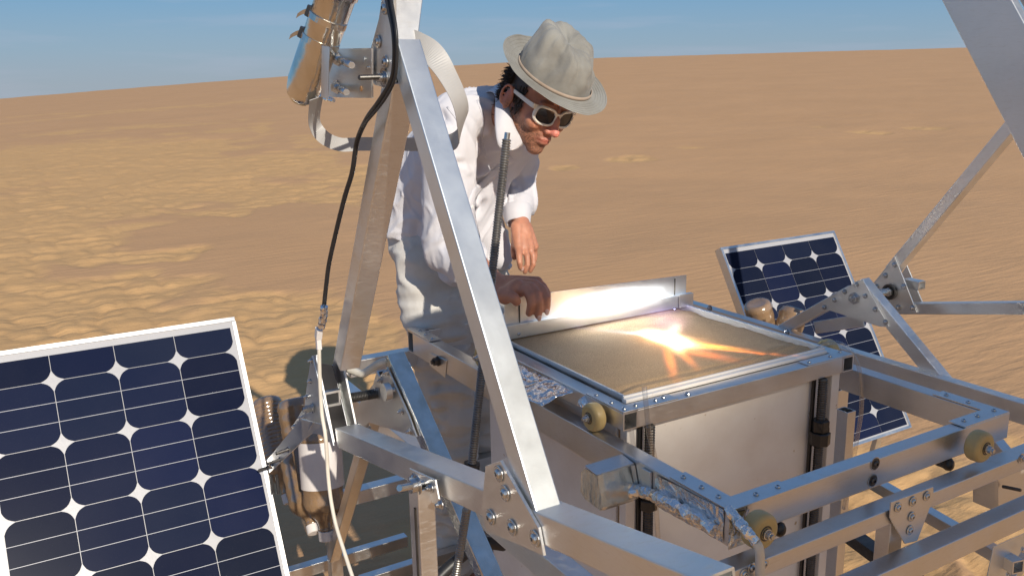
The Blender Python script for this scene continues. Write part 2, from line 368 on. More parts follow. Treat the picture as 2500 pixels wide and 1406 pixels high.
def rod_prof(length, r, pitch=0.0045, depth=0.12):
    out = []; k = int(length / pitch)
    for i in range(k):
        out += [(i * pitch, r * (1 - depth)), (i * pitch + pitch * 0.45, r), (i * pitch + pitch * 0.6, r)]
    out.append((length, r * (1 - depth))); return out
def rod(name, parent, p0, p1, r, mat='rod_steel', pitch=0.0045, n=14, depth=0.12):
    p0 = Vector(p0); p1 = Vector(p1); return link(name, lathe_bm(p0, p1 - p0, rod_prof((p1 - p0).length, r, pitch, depth), n), mat, parent)
def lerp(a, b, t): return Vector(a) * (1 - t) + Vector(b) * t

X_, Y_, Z_ = V((1, 0, 0)), V((0, 1, 0)), V((0, 0, 1))
#PARTS_MARK
# ================================================================== GROUND
_T = rng.random((256, 256))
def vnoise(x, y, seed=0):
    x = x + seed * 17.31; y = y + seed * 9.77
    xi = np.floor(x).astype(int); yi = np.floor(y).astype(int); fx = x - xi; fy = y - yi
    fx = fx * fx * fx * (fx * (fx * 6 - 15) + 10); fy = fy * fy * fy * (fy * (fy * 6 - 15) + 10)
    g = lambda a, b: _T[a % 256, b % 256]
    return (g(xi, yi) * (1 - fx) + g(xi + 1, yi) * fx) * (1 - fy) + (g(xi, yi + 1) * (1 - fx) + g(xi + 1, yi + 1) * fx) * fy
def fbm(x, y, o=4, seed=0):
    s = 0; a = 0.5
    for k in range(o): s = s + a * vnoise(x, y, seed + k); x = x * 2.03; y = y * 2.03; a *= 0.5
    return s
HOR = [(-700, 330), (0, 241), (345, 213), (690, 187), (1050, 163), (1240, 153), (1480, 141), (2000, 126), (2370, 116), (2500, 113), (3200, 100)]
haz, hel = [], []
for px, py in HOR:
    r = ray(px, py); haz.append(math.atan2(r[0], r[1])); hel.append(r[2] / math.hypot(r[0], r[1]))
R0 = 130.0
def base_h(x, y):
    r = np.hypot(x, y); az = np.arctan2(x, y)
    top = CAMH + R0 * np.interp(az, haz, hel)
    t = np.clip((r - 14) / (R0 - 14), 0, 1)
    h = top * t + np.clip(r - R0, 0, None) * -0.03
    return h
def on_ground(px, py):
    z = 0.0
    for _ in range(40):
        p = at(px, py, Z=z); zz = float(base_h(p.x, p.y))
        z = z * 0.5 + min(zz, 1.2) * 0.5
    return p
blobs = []
for px, py, w, h, a in [(150,390,380,50,1.1),(430,420,330,50,1.1),(240,480,300,45,1),(640,400,240,32,.9),(760,340,60,18,.5),(560,318,90,9,.5),(640,312,40,14,.7),
    (880,430,170,36,.9),(820,480,130,18,.7),(80,560,150,80,1.1),(20,650,110,90,1.1),(420,612,80,17,.9),(350,625,60,12,.8),(470,600,60,12,.8),
    (640,495,80,10,.7),(580,520,50,13,.7),(720,500,80,8,.6),(330,545,90,9,.8),(120,760,300,90,1.2),(250,690,110,26,.8),(330,655,70,16,.8),(60,710,160,60,1),
    (720,770,240,60,1.2),(600,735,120,26,1),(830,810,170,60,1.2),(640,850,180,80,1.3),(400,745,90,18,.8),(640,940,120,60,1.1),(900,900,130,60,1),
    (1540,385,70,7,.8),(1380,408,40,6,.6),(2100,322,60,3.5,.7),(2260,312,60,3.5,.7),(1690,357,40,4,.7),(2000,308,50,3,.5),
    (2300,1210,260,110,1.3),(2150,1350,200,90,1.2),(2450,1100,70,50,.7),(2450,1350,120,80,1.1),(1150,1300,300,160,.7),(330,310,330,6,.5),(430,262,300,4,.45)]:
    c = on_ground(px, py); d = math.hypot(c.x, c.y); blobs.append((c.x, c.y, w * d / FPX, max(h * d * d / (FPX * CAMH), 0.15), a))
trk = [((on_ground(0, 302)), (on_ground(330, 270)), .9), ((on_ground(330, 270)), (on_ground(690, 238)), .9), (on_ground(1480, 168), on_ground(2360, 135), .6), (on_ground(0, 287), on_ground(560, 252), .5)]
def churn_mask(x, y):
    m = np.zeros_like(x)
    for cx, cy, w, l, a in blobs:
        d = math.hypot(cx, cy); rx, ry = cx / d, cy / d
        u = (x - cx) * rx + (y - cy) * ry; v = (x - cx) * ry - (y - cy) * rx
        m = np.maximum(m, a * np.exp(-((u / l) ** 2 + (v / w) ** 2)))
    d = np.hypot(x, y)
    for a, b, s in trk:
        ab = np.array([b.x - a.x, b.y - a.y]); L2 = ab @ ab; t = np.clip(((x - a.x) * ab[0] + (y - a.y) * ab[1]) / L2, 0, 1)
        dd = np.hypot(x - a.x - ab[0] * t, y - a.y - ab[1] * t); m = np.maximum(m, s * np.exp(-(dd / (0.010 * d + 0.1)) ** 2))
    n = fbm(x * 1.3, y * 1.3, 5, 3) * 1.03
    v = m * 1.35 + (n - 0.5) * 1.6 * np.clip(m * 4, 0, 1) - 0.38
    return np.clip(v / 0.35, 0, 1)
def ground_h(x, y):
    m = churn_mask(x, y)
    wx = x + 0.25 * fbm(x * 1.7, y * 1.7, 2, 31); wy = y + 0.25 * fbm(x * 1.7, y * 1.7, 2, 37)
    l1 = np.abs(vnoise(wx * 3.6, wy * 3.6, 11) - 0.5) * 2; l2 = np.abs(vnoise(wx * 7.5, wy * 7.5, 13) - 0.5) * 2
    lump = (l1 ** 0.9) * 0.034 + (l2 ** 0.9) * 0.018 + fbm(x * 14, y * 14, 3, 17) * 0.013
    far = np.clip(1 - np.hypot(x, y) / 60, 0, 1)
    rip = np.sin((y * 0.93 + x * 0.36) * 55 + 5 * fbm(x * 0.9, y * 0.9, 3, 5)) * 0.0022 * np.clip(1 - np.hypot(x, y) / 12, 0, 1)
    soft = (fbm(x * 0.5, y * 0.5, 4, 21) - 0.5) * 0.07
    return base_h(x, y) + m * (lump - 0.045) * (0.35 + 0.65 * far) + (1 - m) * rip + soft - 0.02, m
az = np.concatenate([np.arange(-180, -8, 4.0), np.arange(-8, 70, 0.13), np.arange(70, 180, 4.0)]) * math.pi / 180
rr = [0.05, 0.4, 0.8, 1.2]
while rr[-1] < 26: rr.append(rr[-1] * 1.0062)
while rr[-1] < R0 * 1.1: rr.append(rr[-1] * 1.02)
while rr[-1] < 2600: rr.append(rr[-1] * 1.25)
rr = np.array(rr); A, Rg = np.meshgrid(az, rr); gx = (Rg * np.sin(A)).ravel(); gy = (Rg * np.cos(A)).ravel()
gz, gm = ground_h(gx, gy); nA, nR = len(az), len(rr)
ii, jj = np.meshgrid(np.arange(nR - 1), np.arange(nA), indexing='ij'); j2 = (jj + 1) % nA
quads = np.stack([ii * nA + jj, ii * nA + j2, (ii + 1) * nA + j2, (ii + 1) * nA + jj], -1).reshape(-1, 4)
def np_mesh(name, co, quads):
    me = bpy.data.meshes.new(name); nv, nq, k = len(co), len(quads), quads.shape[1]
    me.vertices.add(nv); me.vertices.foreach_set('co', np.ascontiguousarray(co, dtype=np.float32).ravel())
    me.loops.add(nq * k); me.loops.foreach_set('vertex_index', np.ascontiguousarray(quads, dtype=np.int32).ravel())
    me.polygons.add(nq); me.polygons.foreach_set('loop_start', np.arange(0, nq * k, k, dtype=np.int32))
    me.update(calc_edges=True); return me
gme = np_mesh('sand', np.stack([gx, gy, gz], 1), quads[:, ::-1])
at_ = gme.attributes.new('churn', 'FLOAT', 'POINT'); at_.data.foreach_set('value', gm.astype(np.float32))
ground = link('ground', gme, 'desert_sand', None, True); tag(ground, kind='structure')

# ================================================================== BASE FRAME (fixed)
base = empty('base_frame', (1.3, 1.5, 0), 'fixed aluminium base frame of square tubes standing on the sand under the white bin', 'metal frame')
b_front = beam('rail', base, (0.70, 0.888, 0.795), (2.35, 0.888, 0.795), 0.036, 0.030, Y_)
link('belt', beam_bm((0.74, 0.892, 0.7765), (2.3, 0.892, 0.7765), 0.014, 0.005, Y_, wall=0.001, open_ends=False), 'black_plastic', base)
beam('rail', base, (0.765, 2.20, 0.786), (1.72, 2.20, 0.786), 0.04, 0.046, Y_)
beam('rail', base, (0.62, 2.215, 0.40), (2.0, 2.215, 0.40), 0.04, 0.04, Y_)
beam('rail', base, (0.69, 0.93, 0.786), (0.69, 2.178, 0.786), 0.036, 0.048, X_)
beam('rail', base, (1.965, 0.62, 0.784), (1.965, 2.178, 0.784), 0.032, 0.050, X_)
# nearest crossbar, lower
beam('rail', base, (0.60, 0.845, 0.709), (2.6, 0.845, 0.709), 0.036, 0.042, Y_)
beam('leg', base, (1.30, 0.893, 0.775), (1.30, 0.893, 0.02), 0.036, 0.03, X_)
# gusset on front rail with its five bolts
gp = [at(x, y, Y=0.866) for x, y in ((2172, 1224), (2275, 1186), (2276, 1213), (2236, 1318), (2206, 1325), (2170, 1262))]
gus = plate('gusset_plate', base, gp, (0, -1, 0), 0.003)
for x, y in ((2192, 1238), (2228, 1223), (2262, 1210), (2225, 1260), (2221, 1293)):
    bolt(gus, at(x, y, Y=0.8625), (0, -1, 0), 0.0052)
for x, y in ((1835, 1384), (1865, 1375), (1816, 1399)): bolt(b_front, at(x, y, Y=0.870), (0, -1, 0), 0.005)
for x, y in ((2040, 1000),):
    p = at(2066, 1000, X=1.72); beam('post', base, (p.x, p.y, p.z), (p.x, p.y, 0.03), 0.03, 0.034, X_)
beam('post', base, (1.80, 1.42, 0.76), (1.80, 1.42, 0.02), 0.04, 0.04, X_)
beam('brace', base, (1.80, 0.92, 0.50), (2.05, 1.9, 0.46), 0.03, 0.03, X_)
beam('brace', base, (1.62, 0.93, 0.44), (1.90, 1.9, 0.40), 0.04, 0.03, X_, mat='dark_steel')
beam('brace', base, (0.74, 2.14, 0.17), (1.62, 2.14, 0.17), 0.03, 0.035, Y_)
beam('brace', base, (0.45, 2.30, 0.165), (0.95, 2.30, 0.165), 0.03, 0.035, Y_)
beam('post', base, (0.69, 2.20, 0.76), (0.69, 2.20, 0.02), 0.035, 0.035, X_)
beam('post', base, (1.97, 2.20, 0.76), (1.97, 2.20, 0.02), 0.035, 0.035, X_)
beam('post', base, (0.74, 0.93, 0.76), (0.70, 0.93, 0.02), 0.035, 0.035, X_)
# diagonal foot at far right lower corner with screws
p0 = at(2500, 1320, Y=1.0); p1 = at(2415, 1440, Y=1.02)
ft = plate('foot_plate', base, [at(2424, 1333, Y=0.95), at(2500, 1300, Y=0.95), at(2500, 1330, Y=0.95), at(2445, 1420, Y=0.95), at(2405, 1420, Y=0.95)], (0, -0.86, 0.5), 0.003, 'aluminium_bright')
fb = beam('foot', base, at(2512, 1330, Y=0.98), at(2435, 1460, Y=1.0), 0.03, 0.03, X_)
for x, y in ((2481, 1368), (2461, 1402), (2497, 1341)): bolt(fb, at(x, y, Y=0.935), (-0.1, -0.9, 0.3), 0.004)
# right end block with motor and spindle
mb = link('motor_housing', plate_bm([at(2437, 1160, Y=1.0), at(2540, 1120, Y=1.0), at(2540, 1240, Y=1.0), at(2437, 1250, Y=1.0)], (0, 1, 0), 0.06), 'aluminium_plate', base)
rod('spindle', mb, at(2448, 1187, Y=0.995), at(2492, 1196, Y=0.955), 0.004, 'dark_steel', 0.003, 10)
screw(b_front, at(2492, 1118, Y=0.870), (0, -1, 0), 0.007)

def stand(X, sgn, blue):
    """triangular bearing stand of the tilting frame, pivot at (y 1.5, z .968) scaled to the plane X"""
    g = []
    return g
# left stand
XS = 0.60
apex = at(968, 890, X=XS); toe = at(1212, 1445, X=XS); heel = V((XS, 1.83, 0.70))
lg = beam('leg', base, apex + V((0, 0.008, 0.012)), toe, 0.034, 0.028, X_, mat='foil_tape')
beam('leg', base, at(940, 915, X=XS + 0.002), V((XS + 0.002, 1.93, 0.40)), 0.026, 0.026, X_)
plate('foil_strip', lg, [at(948, 884, X=XS + 0.0, ) + V((0, -0.013, 0.010)), at(1000, 884, X=XS + 0.03), at(1098, 1140, X=XS + 0.03), at(1046, 1140, X=XS) + V((0, -0.010, 0.008))], (0, -0.8, 0.5), 0.001, 'foil')
sg = plate('gusset_plate', base, [at(x, y, X=XS - 0.019) for x, y in ((948, 895), (1000, 1010), (1020, 1065), (905, 1030), (862, 1070), (842, 1040), (900, 955))], (-1, 0, 0), 0.003)
for x, y in ((946, 908), (931, 928), (963, 951), (918, 953), (982, 1003), (1002, 1052), (870, 1037), (905, 1045)): screw(sg, at(x, y, X=XS - 0.0225), (-1, 0, 0), 0.0042)
PV = at(955, 955, X=XS)
ax = rod('pivot_rod', base, at(845, 973, X=0.524), PV + V((0.03, 0, 0)), 0.010, 'dark_steel', 0.003, 18, 0.10)
link('collar', lathe_bm(at(936, 957, X=XS - 0.04), X_, [(0, 0.012), (0, 0.016), (0.012, 0.016), (0.012, 0.012)], 24), 'aluminium', ax)
# right stand
XR = 1.99
ap = at(2103, 690, X=XR); t2 = at(2368, 1012, X=XR); t1 = at(1905, 805, X=XR)
dR = (t2 - ap).normalized(); beam('leg', base, ap, ap + dR * 0.66, 0.034, 0.036, X_)
dL = (t1 - ap).normalized(); beam('leg', base, ap + dL * 0.03 + V((0.002, 0, -0.008)), ap + dL * 0.62, 0.030, 0.030, X_)
g2 = plate('gusset_plate', base, [at(x, y, X=XR - 0.018) for x, y in ((2092, 686), (2108, 682), (2172, 797), (2150, 797), (2025, 757), (1985, 760), (2004, 748))], (-1, 0, 0), 0.003)
for x, y in ((2092, 694), (2063, 712), (2038, 732), (2013, 750), (2113, 722), (2137, 755), (2163, 786)): screw(g2, at(x, y, X=XR - 0.0215), (-1, 0, 0), 0.0050)
link('pivot_nut', lathe_bm(at(2087, 728, X=XR - 0.0215), -X_, [(0, 0.017), (0.004, 0.017), (0.004, 0.0125), (0.012, 0.0125), (0.012, 0.007), (0.018, 0.007)], 6), 'steel', g2)
rod('pivot_rod', base, at(2130, 717, X=XR), at(2185, 710, X=2.14), 0.010, 'steel', 0.003, 16, 0.06)
beam('brace', base, at(1990, 800, X=2.02), at(2085, 775, X=2.02) + V((0, -0.03, 0)), 0.004, 0.036, X_)

# ================================================================== TILTING LENS FRAME
lens = empty('lens_frame', (1.3, 1.4, 0.9), 'tilting aluminium triangle frame for the lens, its bright leg crossing in front of the man', 'metal frame')
X0 = 0.50; HB = 0.040
legdir = (at(1307, 1250, X=0.48) - at(965, 200, X=0.48)).normalized()
nrm = V((0, legdir.z, -legdir.y)); nrm = nrm if nrm.y < 0 else -nrm
q0 = at(968, 95, X=0.48); q1 = at(1310, 1252, X=0.48)
fl = beam('leg', lens, q0 + V((0.017, 0, 0)) - nrm * 0.016, q1 + V((0.017, 0, 0)) - nrm * 0.016, 0.034, 0.032, X_, mat='aluminium_bright', open_ends=False)
ra, rb = at(957, 205, X=0.48), at(828, 905, X=0.48); rdir = (rb - ra).normalized(); rn = V((0, rdir.z, -rdir.y)); rn = rn if rn.y > 0 else -rn
rl = beam('leg', lens, ra + V((0.0205, 0, 0)) + rn * 0.017, rb + V((0.0205, 0, 0)) + rn * 0.017, 0.037, 0.036, X_)
ba, bb = at(818, 1045, X=0.478), at(1668, 1400, X=0.478); bdir = (bb - ba).normalized(); bn = V((0, -bdir.z, bdir.y)); bn = bn if bn.z < 0 else -bn
bbm = beam('beam', lens, ba + V((0.021, 0, 0)) + bn * 0.018, bb + V((0.021, 0, 0)) + bn * 0.018 + bdir * 0.02, 0.042, 0.036, X_)
# upper member rising from the apex towards the lens
beam('beam', lens, at(984, 118, X=0.50) + V((0,0.012,0)), at(1012, -170, X=0.56), 0.040, 0.030, X_, mat='aluminium_plate', open_ends=False)
# apex gusset
ag = plate('gusset_plate', lens, [at(x, y, X=0.475) for x, y in ((947, -60), (968, -60), (968, 200), (955, 218), (921, 208), (908, 190), (910, 125), (932, 45))], (-1, 0, 0), 0.004)
for x, y in ((940, 20), (924, 102), (942, 152)): bolt(ag, at(x, y, X=0.4705), (-1, 0, 0), 0.0050)
screw(ag, at(910, 165, X=0.4705), (-1, 0, 0), 0.003)
sp = rod('threaded_stud', ag, at(877, 190, X=0.43), at(938, 188, X=0.4705), 0.0035, 'dark_steel', 0.0016, 12)
link('washer', lathe_bm(at(938, 190, X=0.4705), -X_, [(0, 0.013), (0.0015, 0.013), (0.0015, 0.0085), (0.0035, 0.0085), (0.0036, 0.006), (0.010, 0.006), (0.010, 0.0035)], 24), 'steel', ag)
# lower gusset
lgp = plate('gusset_plate', lens, [at(x, y, X=0.4775) for x, y in ((1228, 1122), (1321, 1285), (1334, 1354), (1262, 1322), (1194, 1294), (1182, 1240), (1192, 1135))], (-1, 0, 0), 0.004)
for x, y in ((1219, 1155), (1234, 1203), (1199, 1261), (1251, 1286), (1307, 1313)): bolt(lgp, at(x, y, X=0.473), (-1, 0, 0), 0.0058)
plate('gusset_plate', lens, [at(x, y, X=0.5215) for x, y in ((1250, 1110), (1345, 1250), (1358, 1345), (1290, 1310), (1222, 1280), (1212, 1220), (1220, 1125))], (1, 0, 0), 0.003)
# rear corner: two gussets, square spacer, bearing bolt
for XX, nn in ((0.4775, -1), (0.521, 1)):
    pl = plate('gusset_plate', lens, [at(x, y, X=0.4775) + V((XX - 0.4775, 0, 0)) for x, y in ((765, 868), (775, 866), (818, 1078), (805, 1078), (745, 1020), (728, 1050), (715, 1045), (748, 990), (755, 930))], (nn, 0, 0), 0.004)
    if nn < 0:
        for x, y in ((762, 880), (760, 930), (752, 967), (741, 1018), (721, 1040), (770, 1045), (788, 1053)): screw(pl, at(x, y, X=0.473), (-1, 0, 0), 0.0034)
        link('pivot_nut', lathe_bm(at(765, 995, X=0.472), -X_, [(0, 0.011), (0.003, 0.011), (0.003, 0.0075), (0.016, 0.0075), (0.016, 0.0045), (0.021, 0.0045)], 6), 'steel', pl)
p = at(811, 972, X=0.497); beam('spacer', lens, p + V((0.0, 0.008, 0)), p + V((0.0, -0.003, 0)), 0.033, 0.030, X_, wall=0.0045)
q_ = p + V((-0.012, 0.0, -0.0105)); plate('spacer_shade', lens, [q_, q_ + V((0.024, 0, 0)), q_ + V((0.024, 0, 0.021)), q_ + V((0, 0, 0.021))], (0, 1, 0), 0.001, 'black_plastic')  # black sheet painting the shade inside the open spacer tube
plate('cavity_shade', lens, [at(x, y, X=0.5120) for x, y in ((775, 884), (812, 892), (846, 1038), (808, 1052))], (1, 0, 0), 0.0012, 'black_plastic')  # black sheet in place of the shade between the two gussets
for (xa, ya), (xb, yb), XX in (((812, 890), (848, 1040), 0.519), ((764, 870), (815, 1087), 0.4735)):
    beam('plate_edge', lens, at(xa, ya, X=XX), at(xb, yb, X=XX), 0.0026, 0.003, X_, mat='aluminium_bright', wall=0.0006, open_ends=False)
# tilt strut clamped on the bottom beam
st = at(1036, 1190, X=0.462); strut = beam('tilt_strut', lens, st + V((0, 0.01, 0)), V((0.462, st.y + 0.01, 0.02)), 0.026, 0.034, X_)
link('slot', beam_bm(st + V((-0.0135, 0.005, -0.03)), V((st.x - 0.0135, st.y + 0.005, 0.3)), 0.002, 0.006, X_, wall=0.0005, open_ends=False), 'dark_steel', strut)
rod('threaded_stud', strut, at(975, 1191, X=0.415), at(1045, 1178, X=0.478), 0.0050, 'steel', 0.002, 14)
link('washer', lathe_bm(at(1020, 1182, X=0.452), -X_, [(0, 0.014), (0.0018, 0.014), (0.0018, 0.010), (0.012, 0.010), (0.012, 0.005)], 24), 'steel', strut)
brk = plate('clamp_bracket', lens, [at(x, y, X=0.4715) for x, y in ((1003, 1142), (1066, 1170), (1078, 1232), (1060, 1226), (1050, 1200), (1010, 1180))], (-1, 0, 0), 0.003)
for x, y in ((1053, 1190), (1077, 1230), (1012, 1166)): screw(brk, at(x, y, X=0.468), (-1, 0, 0), 0.005)
screw(bbm, at(1660, 1398, X=0.50), (0, -0.2, 1), 0.009)
# right hand triangle
XQ = 2.12
pa, pb = at(2196, 640, X=XQ), at(2478, 303, X=XQ); dd = (pb - pa).normalized()
beam('leg', lens, pa - dd * 0.03, pa + dd * 1.0, 0.036, 0.030, X_)
pc, pd = at(2218, 752, X=XQ), at(2500, 751, X=XQ); d2 = (pd - pc).normalized()
beam('beam', lens, pc - d2 * 0.06, pc + d2 * 0.75, 0.036, 0.030, X_)
rg = plate('gusset_plate', lens, [at(x, y, X=XQ - 0.019) for x, y in ((2186, 626), (2240, 762), (2172, 762), (2140, 712), (2128, 698))], (-1, 0, 0), 0.003)
plate('gusset_plate', lens, [at(x, y, X=XQ + 0.045) for x, y in ((2214, 648), (2252, 738), (2200, 752), (2180, 700))], (1, 0, 0), 0.003)
p = at(2222, 694, X=XQ); beam('spacer', lens, p + V((0.012, 0.02, 0)), p + V((0.012, -0.028, 0)), 0.03, 0.024, X_)
for x, y in ((2184, 646), (2162, 672), (2141, 699), (2207, 699), (2194, 750), (2228, 751)): screw(rg, at(x, y, X=XQ - 0.0225), (-1, 0, 0), 0.0055)
link('bearing', lathe_bm(at(2174, 712, X=XQ - 0.0225), -X_, [(0, 0.022), (0.008, 0.022), (0.008, 0.0175), (0.003, 0.017)], 28), 'dark_steel', rg)
link('pivot_nut', lathe_bm(at(2174, 712, X=XQ - 0.026), -X_, [(0, 0.013), (0.012, 0.013), (0.012, 0.009), (0.02, 0.009)], 6), 'steel', rg)
# wide lens-carrying member at upper right
e1, e2 = at(2300, -120, X=1.62), at(2575, 400, X=1.62); ed = (e2 - e1).normalized()
off = V((0.0, 0.0, 0.0))
m1 = (at(2230, -150, X=1.62) + at(2395, -150, X=1.62)) / 2; m2 = (at(2500, 360, X=1.62) + at(2665, 360, X=1.62)) / 2
wd = (m2 - m1).normalized(); wn_ = X_.cross(wd); hh = 0.108
beam('lens_rail', lens, m1, m2 + wd * 0.25, 0.022, hh, X_, mat='aluminium_plate', wall=0.004)
beam('lens_rail', lens, m1 + V((0.05, 0, 0)) + wn_ * (0.06 if wn_.z > 0 else -0.06), m2 + V((0.05, 0, 0)) + wn_ * (0.06 if wn_.z > 0 else -0.06), 0.03, 0.03, X_, mat='aluminium')
# the Fresnel sheet, above and outside the picture, facing the sun
FOC = at(1640, 822, Z=0.936); up_l = V((0, 0.49, 0.87)).normalized(); LD = 1.46; lc = FOC + SUN * LD
lw, l0, l1 = 0.585, -0.80, 0.25
fr = [lc + X_ * a + up_l * b for a, b in ((-lw, l0), (lw, l0), (lw, l1), (-lw, l1))]
lsheet = plate('lens_sheet', lens, fr, SUN, 0.006, 'lens_acrylic')
for a, b in ((0, 1), (1, 2), (2, 3), (3, 0)):
    dl = (fr[b] - fr[a]).normalized()
    beam('lens_rail', lens, fr[a] - dl * 0.01 + SUN * 0.02, fr[b] + dl * 0.01 + SUN * 0.02, 0.03 + 0.001 * a, 0.03, SUN)
beam('lens_arm', lens, at(1012, -172, X=0.56), fr[3] + X_ * 0.02 + SUN * 0.02, 0.03, 0.03, Z_)
beam('lens_arm', lens, m1 + V((0.02, 0, 0)), fr[2] - X_ * 0.02 + SUN * 0.02, 0.03, 0.03, Z_)
# light tracker tube wrapped in foil, held on a drilled bracket
bk = plate('bracket', lens, [at(x, y, X=0.468) for x, y in ((806, 120), (912, 118), (912, 240), (800, 238))], (-1, 0, 0), 0.003)
plate('bracket_edge', bk, [at(x, y, X=0.418) for x, y in ((787, 112), (806, 116), (802, 243), (785, 237))], (-0.5, -0.8, 0), 0.004, 'aluminium_bright')
for x, y in ((889, 145), (882, 217)):
    link('hole', lathe_bm(at(x, y, X=0.4645), -X_, [(0.0001, 0.0040), (0.0006, 0.0040)], 20), 'desert_sand' if y > 200 else 'aluminium_bright', bk)
for (x, y), (x2, y2) in (((825, 145), (859, 160)), ((822, 213), (846, 226))):
    a, b = at(x, y, X=0.4645), at(x2, y2, X=0.425); sc = rod('bracket_bolt', bk, a, b, 0.0048, 'steel', 0.0016, 14, 0.08)
    link('nut', lathe_bm(a, b - a, [(0, 0.0105), (0.0015, 0.0105), (0.0015, 0.008), (0.007, 0.008), (0.007, 0.005)], 6), 'steel', sc)
tb, tt = at(736, 232, X=0.405), at(842, -70, X=0.455); td = tt - tb; tl = td.length
tube = link('tracker_tube', lathe_bm(tb, td, [(-0.012, 0.0), (-0.012, 0.012), (-0.004, 0.0205), (0.004, 0.0235), (0.02, 0.0265), (tl * .35, 0.0268), (tl * 0.82, 0.0272), (tl * .825, 0.030), (tl, 0.031), (tl, 0.0)], 40, cap=False), 'foil_tape', lens, True)
for f in (0.45, 0.62):
    c = tb.lerp(tt, f) if hasattr(tb, 'lerp') else lerp(tb, tt, f)
    cl = link('hose_clamp', lathe_bm(c, td + V((0, 0, 0)), [(-0.0042, 0.0270), (-0.0042, 0.0278), (0.0042, 0.0278), (0.0042, 0.0270)], 36), 'foil_tape', tube)
    d_, s_, u_ = frame3(td); out = at(700, 100, t=1.1) - at(780, 100, t=1.1); out = (out - d_ * out.dot(d_)).normalized(); oth = d_.cross(out)
    P0 = c + out * 0.027; pts = [P0 + oth * 0.0 + out * k * 0.020 - V((0, 0, 1)) * (k ** 1.6) * 0.014 for k in np.linspace(0, 1, 6)]
    bm = bmesh.new(); rings = [loop(bm, [q + d_ * 0.0038 + oth * .0004, q - d_ * 0.0038 + oth * .0004, q - d_ * 0.0038 - oth * .0004, q + d_ * 0.0038 - oth * .0004]) for q in pts]
    for a, b in zip(rings, rings[1:]): bridge(bm, a, b)
    link('clamp_strap', bm, 'steel', cl)
    bx = lathe_bm(P0 + d_ * -0.007, d_, [(0, 0.006), (0.015, 0.006)], 6); link('clamp_screw', bx, 'dark_steel', cl)
link('foil_wrap', hose_bm([at(775, 165, X=0.44), at(768, 200, X=0.445), at(786, 235, X=0.45), at(815, 246, X=0.455)], 0.010, 10, 6, rf=lambda t: 1.0 - 0.7 * t), 'foil', bk)

# ================================================================== CARRIAGE (moves along the base rails)
CZ = 0.878; car = empty('carriage', (1.3, 1.55, CZ), 'rectangular aluminium carriage with yellow wheels running on the front rail, foil on its near corner', 'metal frame')
cfr = beam('beam', car, (0.9735, 0.9385, CZ - 0.0285), (1.70, 0.9385, CZ - 0.0285), 0.030, 0.055, Y_)
cl_ = beam('beam', car, (0.9475, 0.918, CZ - 0.031), (0.9475, 2.126, CZ - 0.031), 0.036, 0.060, X_)
cr_ = beam('beam', car, (1.6760, 0.9555, CZ - 0.0295), (1.6760, 2.165, CZ - 0.0295), 0.036, 0.058, X_)
cb_ = beam('beam', car, (0.930, 2.145, CZ - 0.031), (1.656, 2.145, CZ - 0.033), 0.036, 0.060, Y_)
# corner angle plates
def lplate(x, y, sx, sy, bolts):
    w = 0.036; L = 0.145
    pts = [V((x, y, CZ + 0.0005)), V((x + sx * L, y, CZ + 0.0005)), V((x + sx * L, y + sy * w, CZ + 0.0005)), V((x + sx * w, y + sy * w, CZ + 0.0005)), V((x + sx * w, y + sy * L, CZ + 0.0005)), V((x, y + sy * L, CZ + 0.0005))]
    bm = bmesh.new(); a = loop(bm, pts); b = loop(bm, [p + V((0, 0, 0.0025)) for p in pts]); bridge(bm, a, b)
    for vs in (a, b): bm.faces.new([vs[i] for i in (0, 1, 2, 3)]); bm.faces.new([vs[i] for i in (0, 3, 4, 5)])
    o = link('corner_plate', bm, 'aluminium', car)
    for bx, by in bolts: bolt(o, (x + sx * bx, y + sy * by, CZ + 0.003), (0, 0, 1), 0.0048, washer=False)
lplate(0.929, 0.917, 1, 1, [(0.018, 0.045), (0.018, 0.085), (0.018, 0.13), (0.075, 0.018), (0.125, 0.018)])
lplate(1.6945, 0.9215, -1, 1, [(0.02, 0.02), (0.02, 0.075), (0.018, 0.125), (0.075, 0.02), (0.12, 0.02)])
lplate(0.929, 2.166, 1, -1, [(0.02, 0.045), (0.018, 0.085), (0.018, 0.13), (0.08, 0.02), (0.13, 0.02)])
for x, y in ((2136, 1131), (2130, 1172)):
    pp = at(x, y, Y=0.9232); bolt(cfr, pp, (0, -1, 0), 0.0062, 'dark_steel'); link('washer', lathe_bm(pp, -Y_, [(0.0002, 0.0125), (0.0012, 0.0125), (0.0012, 0.007)], 26), 'steel', cfr)
plate('cover_plate', cl_, [at(x, y, X=0.929) for x, y in ((1052, 862), (1092, 880), (1088, 922), (1050, 890))], (-1, 0, 0), 0.002)
link('shaft_nut', lathe_bm(at(1070, 881, X=0.9265), -X_, [(0, 0.014), (0.003, 0.014), (0.003, 0.011), (0.014, 0.011), (0.014, 0.006), (0.02, 0.006)], 6), 'dark_steel', cl_)
plate('end_plate', cl_, [at(x, y, X=0.9285) for x, y in ((1570, 1140), (1592, 1152), (1592, 1198), (1570, 1186))], (-1, 0, 0), 0.004)
